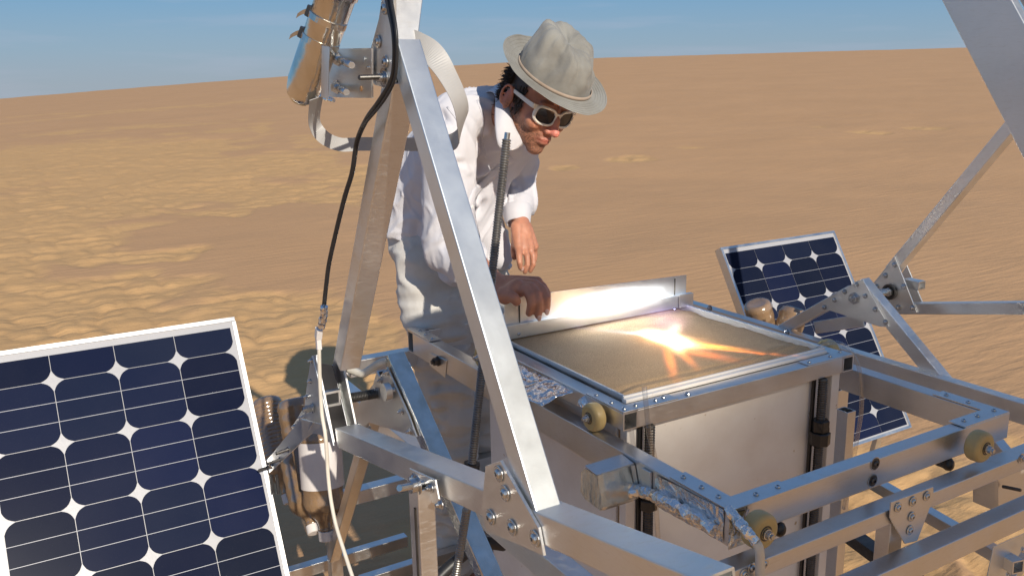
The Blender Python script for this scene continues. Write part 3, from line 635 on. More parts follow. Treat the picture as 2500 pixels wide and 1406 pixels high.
def wheel(parent, c, axis, r=0.031, w=0.030):
    c = Vector(c); a = Vector(axis).normalized(); e = r * 0.30
    prof = [(0, r * 0.42), (0.001, r * 0.60), (0.0, r * 0.70)] + [(e * (1 - math.cos(t)), r - e * 0.9 + e * 0.9 * math.sin(t)) for t in np.linspace(0, math.pi / 2, 6)] + \
           [(w - e * (1 - math.cos(t)), r - e * 0.9 + e * 0.9 * math.sin(t)) for t in np.linspace(math.pi / 2, 0, 6)] + [(w, r * 0.7), (w - 0.001, r * 0.6), (w, r * 0.42)]
    o = link('wheel', lathe_bm(c - a * w / 2, a, prof, 40), 'urethane', parent, True)
    hb = link('bearing', lathe_bm(c + a * (w / 2 - 0.006), a, [(0, r * 0.42), (0.0065, r * 0.42), (0.0065, r * 0.34), (0.0035, r * 0.32), (0.0035, r * 0.1)], 28), 'dark_steel', o)
    link('axle_nut', lathe_bm(c + a * (w / 2 - 0.002), a, [(0, r * 0.30), (0.006, r * 0.30), (0.0065, r * 0.24), (0.013, r * 0.22), (0.0135, r * 0.13), (0.017, r * 0.13), (0.017, r * 0.02)], 12), 'steel', o)
    return o
wheel(car, at(1853, 1292, Y=0.890), (0, -1, 0), 0.0305); wheel(car, at(2390, 1088, Y=0.890), (0, -1, 0), 0.0305)
for x, y in ((2311, 1132), (1898, 1290)):
    pk = at(x, y, Y=0.93); link('stop_knob', lathe_bm(pk, V((0.25, -1, 0.12)), [(-0.02, 0.006), (-0.006, 0.009), (0.0, 0.0125), (0.008, 0.0125), (0.012, 0.008)], 18), 'black_plastic', car, True)
# stepper motor wrapped in foil on the left beam
mc = [at(x, y, X=0.845) for x, y in ((1426, 1140), (1460, 1160), (1473, 1240), (1466, 1248), (1428, 1220), (1416, 1200), (1417, 1152))]
mot = link('motor', plate_bm(mc, (1, 0, 0), 0.083, bev=0.002), 'foil_tape', car)
plate('motor_shield', mot, [at(1428, 1142, X=0.845) + V((0, 0, 0.002)), at(1457, 1165, X=0.845) + V((0, 0, 0.002)), at(1457, 1165, X=0.845) + V((0.083, 0, 0.004)), at(1428, 1142, X=0.845) + V((0.083, 0, 0.004))], (0, 0, 1), 0.003, 'aluminium')
# cable loom in foil along the beam and over the corner
def wavy(pts, a=0.002): return [Vector(p) + V(tuple(rng.normal(0, a, 3))) for p in pts]
lo = [at(1480, 1228, X=0.90), at(1525, 1208, X=0.905), at(1560, 1196, X=0.922), at(1585, 1205, X=0.922), at(1640, 1232, X=0.918), at(1700, 1262, X=0.918), at(1745, 1295, X=0.920)]
def crumple(bm, amp, sc=90, seed=0):
    for v in bm.verts:
        n = mnoise.noise_vector(v.co * sc + Vector((seed, 0, 0))); v.co += n * amp
    return bm
link('foil_loom', crumple(hose_bm(lo, 0.011, 14, 14), 0.004), 'foil', car)
fw = bmesh.new()
for XX, sg_ in ((0.9275, -1),):
    g = [[at(1600 + 168 * i / 14, 1150 + 85 * i / 14, X=XX) + V((0, 0, -0.006 - 0.058 * j / 8)) for j in range(9)] for i in range(15)]
    vs = [[fw.verts.new(p) for p in row] for row in g]
    for i in range(14):
        for j in range(8): fw.faces.new((vs[i][j], vs[i + 1][j], vs[i + 1][j + 1], vs[i][j + 1]))
g = [[V((0.9265 + 0.042 * i / 6, 0.9155, CZ - 0.004 - 0.060 * j / 8)) for j in range(9)] for i in range(7)]
vs = [[fw.verts.new(p) for p in row] for row in g]
for i in range(6):
    for j in range(8): fw.faces.new((vs[i][j], vs[i + 1][j], vs[i + 1][j + 1], vs[i][j + 1]))
link('foil_sheet', crumple(fw, 0.0018, 60), 'foil', car)
tl_ = [at(1778, 1240, Z=CZ + 0.006), at(1795, 1262, Y=0.905), at(1822, 1295, Y=0.870), at(1845, 1322, Y=0.855), at(1855, 1350, Y=0.85), at(1855, 1440, Y=0.86)]
lm = link('corner_loom', crumple(hose_bm(tl_[:4], 0.0085, 12, 12), 0.003), 'foil', car)
link('sleeve', hose_bm(tl_[3:], 0.0075, 12, 10), 'cable_white', lm, True)

# ================================================================== SAND BOX with lifting screws
SZ = 0.93; box = empty('sand_box', (1.29, 1.53, 0.1), 'white boarded bin under an aluminium top frame, filled with sand', 'box')
wt, ht = 0.035, 0.036
for x, n in ((0.9815, 'l'), (1.5985, 'r')): fbm_ = beam('frame_beam', box, (x, 1.237, SZ - ht / 2), (x, 1.83, SZ - ht / 2), wt, ht, X_); bl_ = fbm_ if n == 'l' else None
ff = beam('frame_beam', box, (0.9995, 1.2555, SZ - 0.0185), (1.5805, 1.2555, SZ - 0.0185), 0.035, 0.037, Y_)
beam('frame_beam', box, (0.9995, 1.8105, SZ - 0.0185), (1.5805, 1.8105, SZ - 0.0185), 0.035, 0.037, Y_)
def cplate(parent, x0, x1, y0, y1, z, bolts, name='corner_plate'):
    o = plate(name, parent, [V((x0, y0, z)), V((x1, y0, z)), V((x1, y1, z)), V((x0, y1, z))], (0, 0, 1), 0.0022, 'aluminium')
    for bx, by in bolts: bolt(o, (bx, by, z + 0.0023), (0, 0, 1), 0.0045, washer=False)
cplate(box, 0.9645, 1.10, 1.2375, 1.268, SZ + 0.0005, [(0.976, 1.250), (1.005, 1.252), (1.055, 1.253), (1.078, 1.257)])
cplate(box, 0.9645, 0.988, 1.2685, 1.36, SZ + 0.0005, [(0.976, 1.29), (0.976, 1.34)])
cplate(box, 1.47, 1.615, 1.2375, 1.268, SZ + 0.0005, [(1.485, 1.25), (1.555, 1.252), (1.60, 1.262)])
# rim around the sand
RZ = SZ + 0.011
for a, b, sd_ in (((1.003, 1.289), (1.578, 1.289), 'f'), ((1.003, 1.775), (1.578, 1.775), 'b'), ((1.008, 1.293), (1.008, 1.771), 'l'), ((1.578, 1.293), (1.578, 1.771), 'r')):
    side = Y_ if sd_ in 'fb' else X_
    link('rim', beam_bm((*a, RZ - 0.02), (*b, RZ - 0.02), 0.006 if sd_ in 'fb' else 0.0055, 0.04, side, wall=0.001, open_ends=False), 'white_board' if sd_ in 'fr' else 'aluminium', box)
link('rim_tape', beam_bm((1.0, 1.2805, SZ + 0.004), (1.57, 1.2805, SZ + 0.004), 0.012, 0.008, Y_, wall=0.001, open_ends=False), 'white_board', box)
def panel(p0, p1, z0, z1, n):
    a, b = V((*p0, z0)), V((*p1, z0)); return plate('panel', box, [a, b, b + V((0, 0, z1 - z0)), a + V((0, 0, z1 - z0))], n, 0.006, 'white_board')
panel((1.01, 1.262), (1.555, 1.262), 0.10, SZ - 0.038, (0, 1, 0)); panel((0.985, 1.285), (0.985, 1.80), 0.10, SZ - 0.038, (1, 0, 0))
panel((1.60, 1.285), (1.60, 1.80), 0.10, SZ - 0.038, (-1, 0, 0)); panel((1.01, 1.812), (1.575, 1.812), 0.10, SZ - 0.038, (0, 1, 0))
beam('post', box, (0.996, 1.262, SZ - 0.0375), (0.996, 1.262, 0.05), 0.023, 0.022, X_, mat='white_board')
beam('post', box, (1.5785, 1.262, SZ - 0.0375), (1.5785, 1.262, 0.05), 0.026, 0.022, X_, mat='white_board')
def lscrew(xy, nuts):
    o = rod('lead_screw', box, (xy[0], xy[1], 0.06), (xy[0], xy[1], SZ - 0.038), 0.0105, 'dark_steel', 0.0055, 20, 0.14)
    link('backing_strip', beam_bm((xy[0] - 0.013, xy[1] + 0.014, 0.06), (xy[0] - 0.013, xy[1] + 0.014, SZ - 0.04), 0.010, 0.006, X_, wall=0.001, open_ends=False), 'black_plastic', o)
    for z, h, r, nseg in nuts: link('lead_nut', lathe_bm((xy[0], xy[1] - 0.0, z), Z_, [(0, r * 0.9), (0.002, r), (h - 0.002, r), (h, r * 0.9)], nseg), 'black_plastic', o)
lscrew((1.030, 1.238), [(0.715, 0.022, 0.019, 6), (0.737, 0.010, 0.015, 8)]); lscrew((1.520, 1.238), [(0.737, 0.030, 0.024, 8), (0.768, 0.028, 0.020, 6)])
plate('lead_nut_clip', box, [at(x, y, Y=1.222) for x, y in ((2003, 1035), (2022, 1035), (2026, 1045), (2024, 1072), (2010, 1075))], (0, 1, 0), 0.02, 'black_plastic')
bolt(ff, (1.135, 1.250, SZ + 0.0003), (0, 0, 1), 0.006, washer=False)
# wheels of the bin on the carriage beams
wheel(box, at(1450, 1017, X=0.944), (-1, 0, 0), 0.0285, 0.026); wheel(box, (1.647, 1.335, 0.908), (1, 0, 0), 0.0285, 0.028)
wheel(box, (0.944, 1.75, 0.908), (-1, 0, 0), 0.0285, 0.026)
# sand in the bin
nx, ny = 150, 120; xs = np.linspace(1.0115, 1.5745, nx); ys = np.linspace(1.2935, 1.7715, ny); GX, GY = np.meshgrid(xs, ys)
GZ = SZ + 0.004 + (fbm(GX * 9, GY * 9, 4, 41) - 0.5) * 0.004 - 0.010 * np.exp(-((GX - 1.02) / 0.03) ** 2 - ((GY - 1.30) / 0.12) ** 2) \
    + 0.004 * np.exp(-((GY - 1.325 - 0.01 * np.sin(GX * 9)) / 0.006) ** 2) - 0.003 * np.exp(-((GY - 1.345) / 0.006) ** 2) - 0.006 * np.clip((1.305 - GY) / 0.012, 0, 1) \
    - 0.012 * np.exp(-((GX - 1.58) / 0.02) ** 2) * (fbm(GY * 20, GX, 3, 47) + 0.2) + 0.006 * np.exp(-((GX - 1.52) ** 2 + (GY - 1.34) ** 2) / 0.03 ** 2)
i2, j2_ = np.meshgrid(np.arange(ny - 1), np.arange(nx - 1), indexing='ij')
qs = np.stack([i2 * nx + j2_, i2 * nx + j2_ + 1, (i2 + 1) * nx + j2_ + 1, (i2 + 1) * nx + j2_], -1).reshape(-1, 4)
sbed = link('sand_bed', np_mesh('sand_bed', np.stack([GX.ravel(), GY.ravel(), GZ.ravel()], 1), qs), 'bed_sand', None, True); tag(sbed, 'levelled tan sand filling the bin, with a burning white spot', 'sand', kind='stuff')

# ================================================================== LEVELLING BLADE
bl = empty('levelling_blade', (1.3, 1.77, SZ), 'upright aluminium blade on a flat bar, gripped by the hand across the sand', 'blade')
YB = 1.765
b0, b1_ = at(1190, 838, Z=SZ + 0.006), at(1709, 752, Z=SZ + 0.006); b0.y = b1_.y = YB - 0.012
bar = link('bar', beam_bm(b0 + V((0, 0.006, 0.018)), b1_ + V((0, 0.006, 0.018)), 0.012, 0.036, Y_, wall=0.0015), 'aluminium_bright', bl)
bp = [at(x, y, Y=YB) for x, y in ((1233, 806), (1674, 742), (1674, 672), (1233, 727))]
bp[1].z = bp[0].z = SZ + 0.028; bp[2].x = bp[1].x; bp[3].x = bp[0].x
bld = plate('blade', bl, bp, (0, 1, 0), 0.002, 'aluminium_bright')
for x in (1268, 1648):
    a, b = at(x, 745 if x < 1400 else 680, Y=YB - 0.0012), at(x, 800 if x < 1400 else 742, Y=YB - 0.0012); b.x = a.x
    link('slot', beam_bm(a, b, 0.0022, 0.0012, X_, wall=0.0003, open_ends=False), 'dark_steel', bld)
for x, y in ((1267, 815), (1647, 755)): bolt(bar, at(x, y, Y=YB - 0.0125), (0, -1, 0), 0.0042, washer=False)
plate('end_tab', bar, [b1_ + V((0.0, -0.002, 0.0)), b1_ + V((0.0, -0.002, 0.037)), b1_ + V((-0.05, -0.002, 0.037)), b1_ + V((-0.05, -0.002, 0.0))], (0, -1, 0), 0.002, 'aluminium')
for x, y in ((1734, 752), (1922, 811)): screw(cr_, at(x, y, X=1.6575), (-1, 0, 0), 0.006)

# ================================================================== TALL THREADED ROD behind the bright leg
r0, r1 = at(1150, 1150, Y=1.62), at(1237, 340, Y=1.62); r2 = at(1239, 324, Y=1.62)
tr = rod('threaded_rod', None, r0, r1, 0.0100, 'rod_steel', 0.0056, 18, 0.22); tag(tr, 'tall grey threaded rod leaning in front of the man\'s chest', 'threaded rod')
link('rod_tip', lathe_bm(r1, r2 - r1, [(0, 0.0062), ((r2 - r1).length, 0.0062)], 18), 'steel', tr)
link('rod_nut', lathe_bm(r0, r0 - r1, [(-0.02, 0.015), (-0.02, 0.019), (0.012, 0.019), (0.012, 0.024), (0.03, 0.024), (0.03, 0.01)], 8), 'black_plastic', tr)
lowr = rod('threaded_rod', None, at(1108, 1440, Y=1.10), at(1140, 1240, Y=1.10), 0.0070, 'rod_steel', 0.004, 14); tag(lowr, 'short lower threaded rod beside the foil wrapped leg under the bottom beam', 'threaded rod')
# ================================================================== SOLAR PANELS
def solar_panel(tr_, W, L, th, label, rows=7, ncol=4, first=0.42):
    e = V((0, -math.cos(th), -math.sin(th))); n = V((0, -math.sin(th), math.cos(th))); n = n if n.y < 0 else -n
    root = empty('solar_panel', tr_ + X_ * (-W / 2) + e * L, label, 'solar panel', 'solar panels beside the machine')
    P = lambda u, v, d=0: tr_ - X_ * u + e * v + n * d        # u leftwards, v down
    fw_, fd = 0.009, 0.034
    for (u0, v0, u1, v1) in ((0, 0, W, fw_), (0, L - fw_, W, L), (0, fw_, fw_, L - fw_), (W - fw_, fw_, W, L - fw_)):
        link('frame_rail', plate_bm([P(u0, v0), P(u1, v0), P(u1, v1), P(u0, v1)], -n, fd, bev=0.0010), 'aluminium', root)
    bk_ = link('backsheet', plate_bm([P(fw_, fw_, -0.004), P(W - fw_, fw_, -0.004), P(W - fw_, L - fw_, -0.004), P(fw_, L - fw_, -0.004)], -n, 0.004), 'panel_back', root)
    m0 = 0.0145; cw = (W - 2 * m0) / ncol; ch = cw * 1.07; gap = 0.0006; bm = bmesh.new(); cols = []
    v = m0 + 0.009; first_row = True
    while v < L - m0 - 0.02:
        hgt = ch * first if first_row else ch
        if v + hgt > L - m0: hgt = L - m0 - v
        for c in range(ncol):
            u0, u1, v0, v1 = m0 + c * cw + gap, m0 + (c + 1) * cw - gap, v + gap, v + hgt - gap
            k = cw * 0.172; pts = []
            def arc(cx, cy, sx, sy, rev):
                a = [(cx + sx * k * (1 - math.sin(t)) * 1.0, cy + sy * k * (1 - math.cos(t))) for t in np.linspace(0.0, math.pi / 2, 5)]
                q = [(cx + sx * k * (1 - f) + 0 * f + sx * 0.14 * k * -math.sin(math.pi * f) * 1, cy + sy * k * f - sy * 0.14 * k * math.sin(math.pi * f)) for f in np.linspace(0, 1, 6)]
                return q[::-1] if rev else q
            tcut = not first_row; bcut = v + hgt < L - m0 - 0.001
            pts += arc(u0, v0, 1, 1, False) if tcut else [(u0, v0)]
            if bcut: pts += arc(u0, v1, 1, -1, True)
            else: pts += [(u0, v1)]
            pts += arc(u1, v1, -1, -1, False) if bcut else [(u1, v1)]
            pts += arc(u1, v0, -1, 1, True) if tcut else [(u1, v0)]
            f = bm.faces.new(loop(bm, [P(a, b, -0.0032) for a, b in pts])); s_ = random.uniform(0.75, 1.25); cols.append((0.009 * s_, 0.0135 * s_, 0.034 * s_ * random.uniform(0.9, 1.2), 1))
        v += hgt; first_row = False
    lay = bm.loops.layers.float_color.new('Col'); bm.faces.ensure_lookup_table()
    for f, c in zip(bm.faces, cols):
        for l in f.loops: l[lay] = c
    me = bpy.data.meshes.new('cells'); bm.to_mesh(me); bm.free()
    co_ = link('cells', me, 'solar_cell', bk_)
    bm = bmesh.new(); v = m0 + 0.009; fr_ = True
    while v < L - m0 - 0.02:
        hgt = ch * first if fr_ else ch
        for q in ((0.345, 0.655) if not fr_ else ()):
            vv = v + hgt * q
            if vv < L - m0: bm.faces.new(loop(bm, [P(m0, vv - 0.00055, -0.0027), P(W - m0, vv - 0.00055, -0.0027), P(W - m0, vv + 0.00055, -0.0027), P(m0, vv + 0.00055, -0.0027)]))
        v += hgt; fr_ = False
    link('busbars', bm, 'panel_line', bk_)
    return root, P
TH = math.radians(59)
tR = at(2037, 563, Z=0.03 + 0.93 * math.sin(TH)); tR = V((0, 0, CAMH)) + (tR - V((0, 0, CAMH))) * 0.84
pR, PR = solar_panel(tR, 0.605, 0.80, TH, 'solar panel standing on the sand behind the right end of the machine')
tL = at(573, 773, t=2.06)
pL, PL = solar_panel(tL, 0.535, 1.15, math.radians(60), 'large solar panel in the left foreground, tilted to the sun', first=0.42)
for u in (0.10, 0.50):
    a = PR(u, 0.22, -0.040); beam('mount_leg', pR, a, (a.x, a.y + 0.16, 0.0), 0.03, 0.02, X_)
    b_ = PR(u, 0.76, -0.045); beam('mount_leg', pR, b_, (b_.x, b_.y + 0.05, 0.0), 0.028, 0.02, X_)
for u in (0.10, 0.44):
    a = PL(u, 0.35, -0.040); beam('mount_leg', pL, a, (a.x, a.y + 0.12, 0.0), 0.03, 0.02, X_)
# strut that holds the left panel, with its clamp screws
ps = empty('panel_strut', at(800, 1040, X=0.46), 'folded aluminium strut reaching from the frame joint to the edge of the left solar panel', 'strut')
a0, a1 = at(648, 1158, X=0.40), at(735, 1045, X=0.452)
s1 = plate('strut_bar', ps, [at(648, 1165, X=0.447), at(640, 1140, X=0.447), at(738, 1020, X=0.455), at(768, 1030, X=0.457), at(742, 1075, X=0.455)], (-1, -0.3, 0.1), 0.003, 'aluminium')
plate('strut_bar', ps, [at(738, 1022, X=0.449), at(790, 1035, X=0.466), at(796, 1062, X=0.466), at(765, 1056, X=0.46), at(742, 1074, X=0.452)], (-1, -0.2, 0), 0.003, 'aluminium_plate')
for x, y in ((680, 1105), (660, 1130), (638, 1146)):
    a = at(x + 28, y - 10, X=0.452 if x > 650 else 0.445); sc = rod('clamp_screw', ps, at(x - 6, y + 2, X=0.42), a, 0.0034, 'dark_steel', 0.0016, 10)
    link('nut', lathe_bm(a, at(x - 6, y + 2, X=0.42) - a, [(0, 0.0065), (0.005, 0.0065)], 6), 'steel', sc)
for x, y in ((662, 1180), (675, 1180)): rod('clamp_screw', ps, at(x, y - 22, X=0.445), at(x + 5, y + 25, X=0.440), 0.0036, 'dark_steel', 0.0016, 10)
# strut of the right panel
pr_ = at(2110, 1010, Y=2.0)
# ================================================================== BOTTLES of sand (counterweights)
def bottle(base_p, axis, L, r, label, grp, ribs=9, cap=True, paper=None, fill=0.95):
    """axis from bottom to neck"""
    a = Vector(axis).normalized(); root = empty('plastic_bottle', base_p, label, 'bottle', grp)
    prof = [(0.003, 0.0), (0.003, r * 0.55), (0, r * 0.75), (L * 0.02, r * 0.92), (L * 0.06, r)]
    n = 70
    for i in range(n):
        t = 0.07 + 0.60 * i / n; rr_ = r * (1 + 0.018 * math.cos(i / n * ribs * 2 * math.pi)); prof.append((L * t, rr_))
    for t in np.linspace(0, 1, 10): prof.append((L * (0.68 + 0.20 * t), r * (1 - 0.66 * (t * t * (3 - 2 * t)))))
    prof += [(L * 0.90, r * 0.30), (L * 0.91, r * 0.36), (L * 0.92, r * 0.30), (L * 0.97, r * 0.29)]
    link('shell', lathe_bm(base_p, a, prof, 36), 'clear_plastic', root, True)
    ip = [(x + (0.002 if x < L * 0.05 else 0), rad * 0.955) for x, rad in prof if x < L * fill]; ip.append((ip[-1][0], 0))
    link('sand_fill', lathe_bm(base_p, a, ip, 30), 'bottle_sand', root, True)
    if cap: link('cap', lathe_bm(Vector(base_p) + a * L * 0.925, a, [(0, r * 0.36), (0.001, r * 0.38), (L * 0.085, r * 0.37), (L * 0.09, r * 0.33), (L * .09, 0)], 28), 'paper_label', root)
    if paper: link('paper_label', lathe_bm(Vector(base_p) + a * L * paper[0], a, [(0, r * 1.045), (L * (paper[1] - paper[0]), r * 1.045)], 36, cap=False), 'paper_label', root, True)
    return root
GB = 'sand filled bottles hung as counterweights'
bb0 = at(648, 975, X=0.66); bottle(bb0, at(722, 1290, X=0.655) - bb0, 0.34, 0.052, 'ribbed brown bottle of sand nearest the left solar panel', GB, 16)
bb1 = at(722, 972, X=0.62); bottle(bb1, at(780, 1310, X=0.61) - bb1, 0.33, 0.052, 'sand bottle with a clear rounded bottom behind the frame joint', GB, 6)
bb2 = at(778, 1046, X=0.60); bottle(bb2, at(800, 1350, X=0.58) - bb2, 0.27, 0.050, 'sand bottle with a broad white paper band below the frame joint', GB, 3, paper=(0.10, 0.52))
bb3 = at(722, 1085, X=0.58); bottle(bb3, at(778, 1345, X=0.56) - bb3, 0.235, 0.048, 'upside-down sand bottle with a white screw cap at the bottom of the cluster', GB, 4)
GR = 'sand filled bottles behind the bin'
c0 = at(1848, 738, Y=1.96); bottle(c0, at(1885, 900, Y=1.96) - c0, 0.28, 0.045, 'clear sand bottle bottom up by the left edge of the far solar panel', GR, 5)
c1 = at(1940, 752, Y=1.90); bottle(c1, at(1890, 930, Y=1.88) - c1, 0.28, 0.045, 'brown sand bottle bottom up beside the right triangular stand', GR, 5)
# ================================================================== CABLES, HOSES, FOIL
def ribbon(pts, wvecs, w0, th, sm=10):
    P = catmull(pts, sm); Wv = catmull(wvecs, sm); bm = bmesh.new(); rings = []
    for i, p in enumerate(P):
        d = (P[min(i + 1, len(P) - 1)] - P[max(i - 1, 0)]).normalized(); w = w0 * (1 + 0.5 * min(1, max(0, (i / sm - 6) / 2.5)));  s = Wv[i] - d * Wv[i].dot(d); s.normalize(); u = d.cross(s)
        rings.append(loop(bm, [p + s * w / 2 + u * th / 2, p - s * w / 2 + u * th / 2, p - s * w / 2 - u * th / 2, p + s * w / 2 - u * th / 2]))
    for a, b in zip(rings, rings[1:]): bridge(bm, a, b)
    bm.faces.new(rings[0]); bm.faces.new(rings[-1]); return bm
rp = [(772, 240, .415), (768, 300, .43), (790, 335, .445), (830, 353, .47), (880, 352, .50), (950, 352, .545), (1030, 353, .585), (1095, 350, .60), (1122, 330, .59), (1130, 290, .57), (1120, 240, .555), (1090, 180, .54), (1055, 130, .53), (1020, 108, .52), (995, 98, .515)]
wv = [(1, .4, 0), (.9, .2, .4), (.1, -.2, 1), (0, 0, 1), (0, 0, 1), (0, 0, 1), (0, 0, 1), (.05, 0, 1), (.25, 0.1, 1), (.7, .3, .6), (.9, .4, 0.5), (.8, .3, .6), (.5, .2, .9), (.3, .1, 1), (.1, 0, 1)]
rc = link('ribbon_cable', ribbon([at(x, y, X=X) for x, y, X in rp], [V(v) for v in wv], 0.0210, 0.0008), 'ribbon_grey'); tag(rc, 'flat grey ribbon cable looping from the foil tube round behind the legs', 'cable')
k1 = link('cable', hose_bm([at(x, y, X=X) for x, y, X in ((938, -60, .47), (948, 10, .462), (962, 80, .458), (964, 150, .458), (955, 200, .458), (925, 250, .458), (895, 292, .462), (872, 345, .468), (860, 420, .468), (842, 480, .468), (822, 560, .468), (804, 640, .468), (796, 700, .468), (791, 748, .468))], 0.0038, 12, 8), 'cable_black', None, True)
tag(k1, 'black cable running down the upper joint and the rear leg', 'cable')
k2 = link('cable', hose_bm([at(x, y, X=X) for x, y, X in ((946, -60, .466), (957, 10, .459), (968, 80, .455), (969, 150, .455), (962, 200, .455), (936, 248, .455), (900, 292, .457), (885, 310, .46))], 0.0020, 8, 8), 'cable_black', None, True)
tag(k2, 'thin black wire beside the thicker cable on the upper joint', 'cable')
k3 = link('cable', hose_bm([at(x, y, X=.462) for x, y in ((779, 850), (780, 900), (782, 950), (786, 1010), (794, 1060), (798, 1110), (801, 1160), (808, 1220), (820, 1280), (840, 1345), (868, 1430))], 0.0036, 12, 8), 'cable_white', None, True)
tag(k3, 'cream cable hanging from the connector down to the sand', 'cable')
cn = link('connector', crumple(hose_bm([at(x, y, X=.462) for x, y in ((791, 748), (790, 770), (785, 798))], 0.0066, 10, 8), 0.0016, 150), 'foil', k3)
link('connector', beam_bm(at(779, 802, X=.462), at(777, 824, X=.462), 0.011, 0.013, X_, wall=0.001, open_ends=False), 'paper_label', k3)
link('connector', beam_bm(at(777, 826, X=.462), at(779, 852, X=.462), 0.009, 0.010, X_, wall=0.001, open_ends=False), 'paper_label', k3)
k4 = link('cable', hose_bm([at(x, y, X=X) for x, y, X in ((815, 905, .53), (840, 898, .54), (862, 905, .55), (885, 912, .56), (905, 900, .57), (930, 885, .58), (965, 878, .60))], 0.0075, 12, 8), 'cable_white', None, True)
tag(k4, 'white padded cable between the frame joint and the left stand', 'cable')
k5 = link('cable', hose_bm([at(x, y, Y=1.5) for x, y in ((1060, 1420), (1100, 1380), (1150, 1340), (1185, 1325), (1230, 1330))], 0.013, 12, 8), 'cable_black', None, True)
tag(k5, 'thick black hose low between the strut and the white bin', 'hose')
h1 = link('hose', hose_bm([at(x, y, Y=Y) for x, y, Y in ((1573, 944, 1.225), (1577, 985, 1.215), (1585, 1060, 1.213), (1600, 1130, 1.21), (1603, 1250, 1.22), (1612, 1400, 1.23))], 0.0050, 14, 8), 'clear_hose', None, True)
tag(h1, 'clear plastic tube standing up at the near corner of the bin', 'hose')
h2 = link('hose', hose_bm([at(x, y, Y=Y) for x, y, Y in ((1991, 872, 1.30), (1996, 852, 1.30), (2020, 838, 1.29), (2050, 838, 1.27), (2078, 858, 1.25), (2096, 895, 1.235), (2103, 940, 1.23), (2103, 1000, 1.23), (2094, 1060, 1.24), (2084, 1120, 1.25), (2060, 1240, 1.3))], 0.0048, 14, 8), 'clear_hose', None, True)
tag(h2, 'clear plastic tube arching over the right corner of the bin', 'hose')
# foil strip lying over the left carriage beam
bm = bmesh.new(); n1, n2 = 34, 18; c00, c10, c11, c01 = at(1190, 858, Z=0.926), at(1408, 952, Z=0.926), at(1324, 992, Z=0.897), at(1215, 940, Z=0.897)
vs = []
for i in range(n1 + 1):
    row = []
    for j in range(n2 + 1):
        a = lerp(c00, c10, i / n1); b = lerp(c01, c11, i / n1); p = lerp(a, b, j / n2)
        p += mnoise.noise_vector(p * 28) * 0.006 + mnoise.noise_vector(p * 90) * 0.0022 * (0.3 + i / n1); row.append(bm.verts.new(p))
    vs.append(row)
for i in range(n1):
    for j in range(n2): bm.faces.new((vs[i][j], vs[i + 1][j], vs[i + 1][j + 1], vs[i][j + 1]))
fs = link('foil_sheet', bm, 'foil', None, True); md = fs.modifiers.new('thickness', 'SOLIDIFY'); md.thickness = 0.0008
tag(fs, 'crumpled aluminium foil sheet lying over the left beam beside the sand', 'foil')
cr2 = crumple(lathe_bm(at(1418, 975, X=0.962), V((0, -1, -0.3)), [(0, 0.004), (0.006, 0.013), (0.02, 0.011), (0.03, 0.004)], 16), 0.005, 120)
f2 = link('foil_knot', cr2, 'foil'); tag(f2, 'small crumpled foil knot behind the near bin wheel', 'foil')
# ================================================================== PERSON
CR, CD, CF = V(tuple(RM[0])), V(tuple(RM[1])), V(tuple(RM[2]))
def camv(a, b, c): return CR * a + CD * b + CF * c
def remesh(bm, voxel, smooth=6, it_fac=0.5):
    me = bpy.data.meshes.new('tmp'); bm.to_mesh(me); bm.free(); o = bpy.data.objects.new('tmp', me); COL.objects.link(o)
    m = o.modifiers.new('r', 'REMESH'); m.mode = 'VOXEL'; m.voxel_size = voxel; m.adaptivity = 0
    if smooth: s = o.modifiers.new('s', 'SMOOTH'); s.factor = it_fac; s.iterations = smooth
    dg = bpy.context.evaluated_depsgraph_get(); r = bpy.data.meshes.new_from_object(o.evaluated_get(dg)); bpy.data.objects.remove(o); return r
def mco(me):
    a = np.empty(len(me.vertices) * 3, dtype=np.float32); me.vertices.foreach_get('co', a); return a.reshape(-1, 3)
def mno(me):
    a = np.empty(len(me.vertices) * 3, dtype=np.float32); me.vertices.foreach_get('normal', a); return a.reshape(-1, 3)
def setco(me, co): me.vertices.foreach_set('co', co.astype(np.float32).ravel()); me.update()
def capsule(bm, p0, p1, r0, r1, n=20, side=None, flat=1.0, sidev=None):
    """tapered capsule; flat squashes the radius across sidev"""
    p0, p1 = Vector(p0), Vector(p1); d = p1 - p0; L = max(d.length, 1e-5); d, s, u = frame3(d if L > 1e-4 else V((0, 0, 1)), sidev)
    prof = [(-r0 * math.cos(t), r0 * math.sin(t)) for t in np.linspace(0.05, math.pi / 2, 7)] + [(L + r1 * math.sin(t), r1 * math.cos(t)) for t in np.linspace(0, math.pi / 2 - 0.05, 7)]
    rings = [loop(bm, [p0 + d * a + (s * math.cos(t) * flat + u * math.sin(t)) * r for t in [2 * math.pi * k / n for k in range(n)]]) for a, r in prof]
    for a, b in zip(rings, rings[1:]): bridge(bm, a, b)
    bm.faces.new(rings[0][::-1]); bm.faces.new(rings[-1])
def chain(bm, pts, n=20, **k):
    """pts: (Vector, radius)"""
    for (a, ra), (b, rb) in zip(pts, pts[1:]): capsule(bm, a, b, ra, rb, n, **k)
def ellipsoid(bm, c, axes, n=24, m=16):
    """axes: three orthogonal vectors with length = semi axes"""
    a, b, u = axes; c = Vector(c); rings = []
    for i in range(1, m):
        t = math.pi * i / m; rings.append(loop(bm, [c + u * math.cos(t) + (a * math.cos(f) + b * math.sin(f)) * math.sin(t) for f in [2 * math.pi * k / n for k in range(n)]]))
    for p, q in zip(rings, rings[1:]): bridge(bm, p, q)
    bm.faces.new(rings[0][::-1]); bm.faces.new(rings[-1])
person = empty('person', (1.35, 2.35, 0), 'person in white shirt, grey hat and white sunglasses bending over the sand bin', 'person')
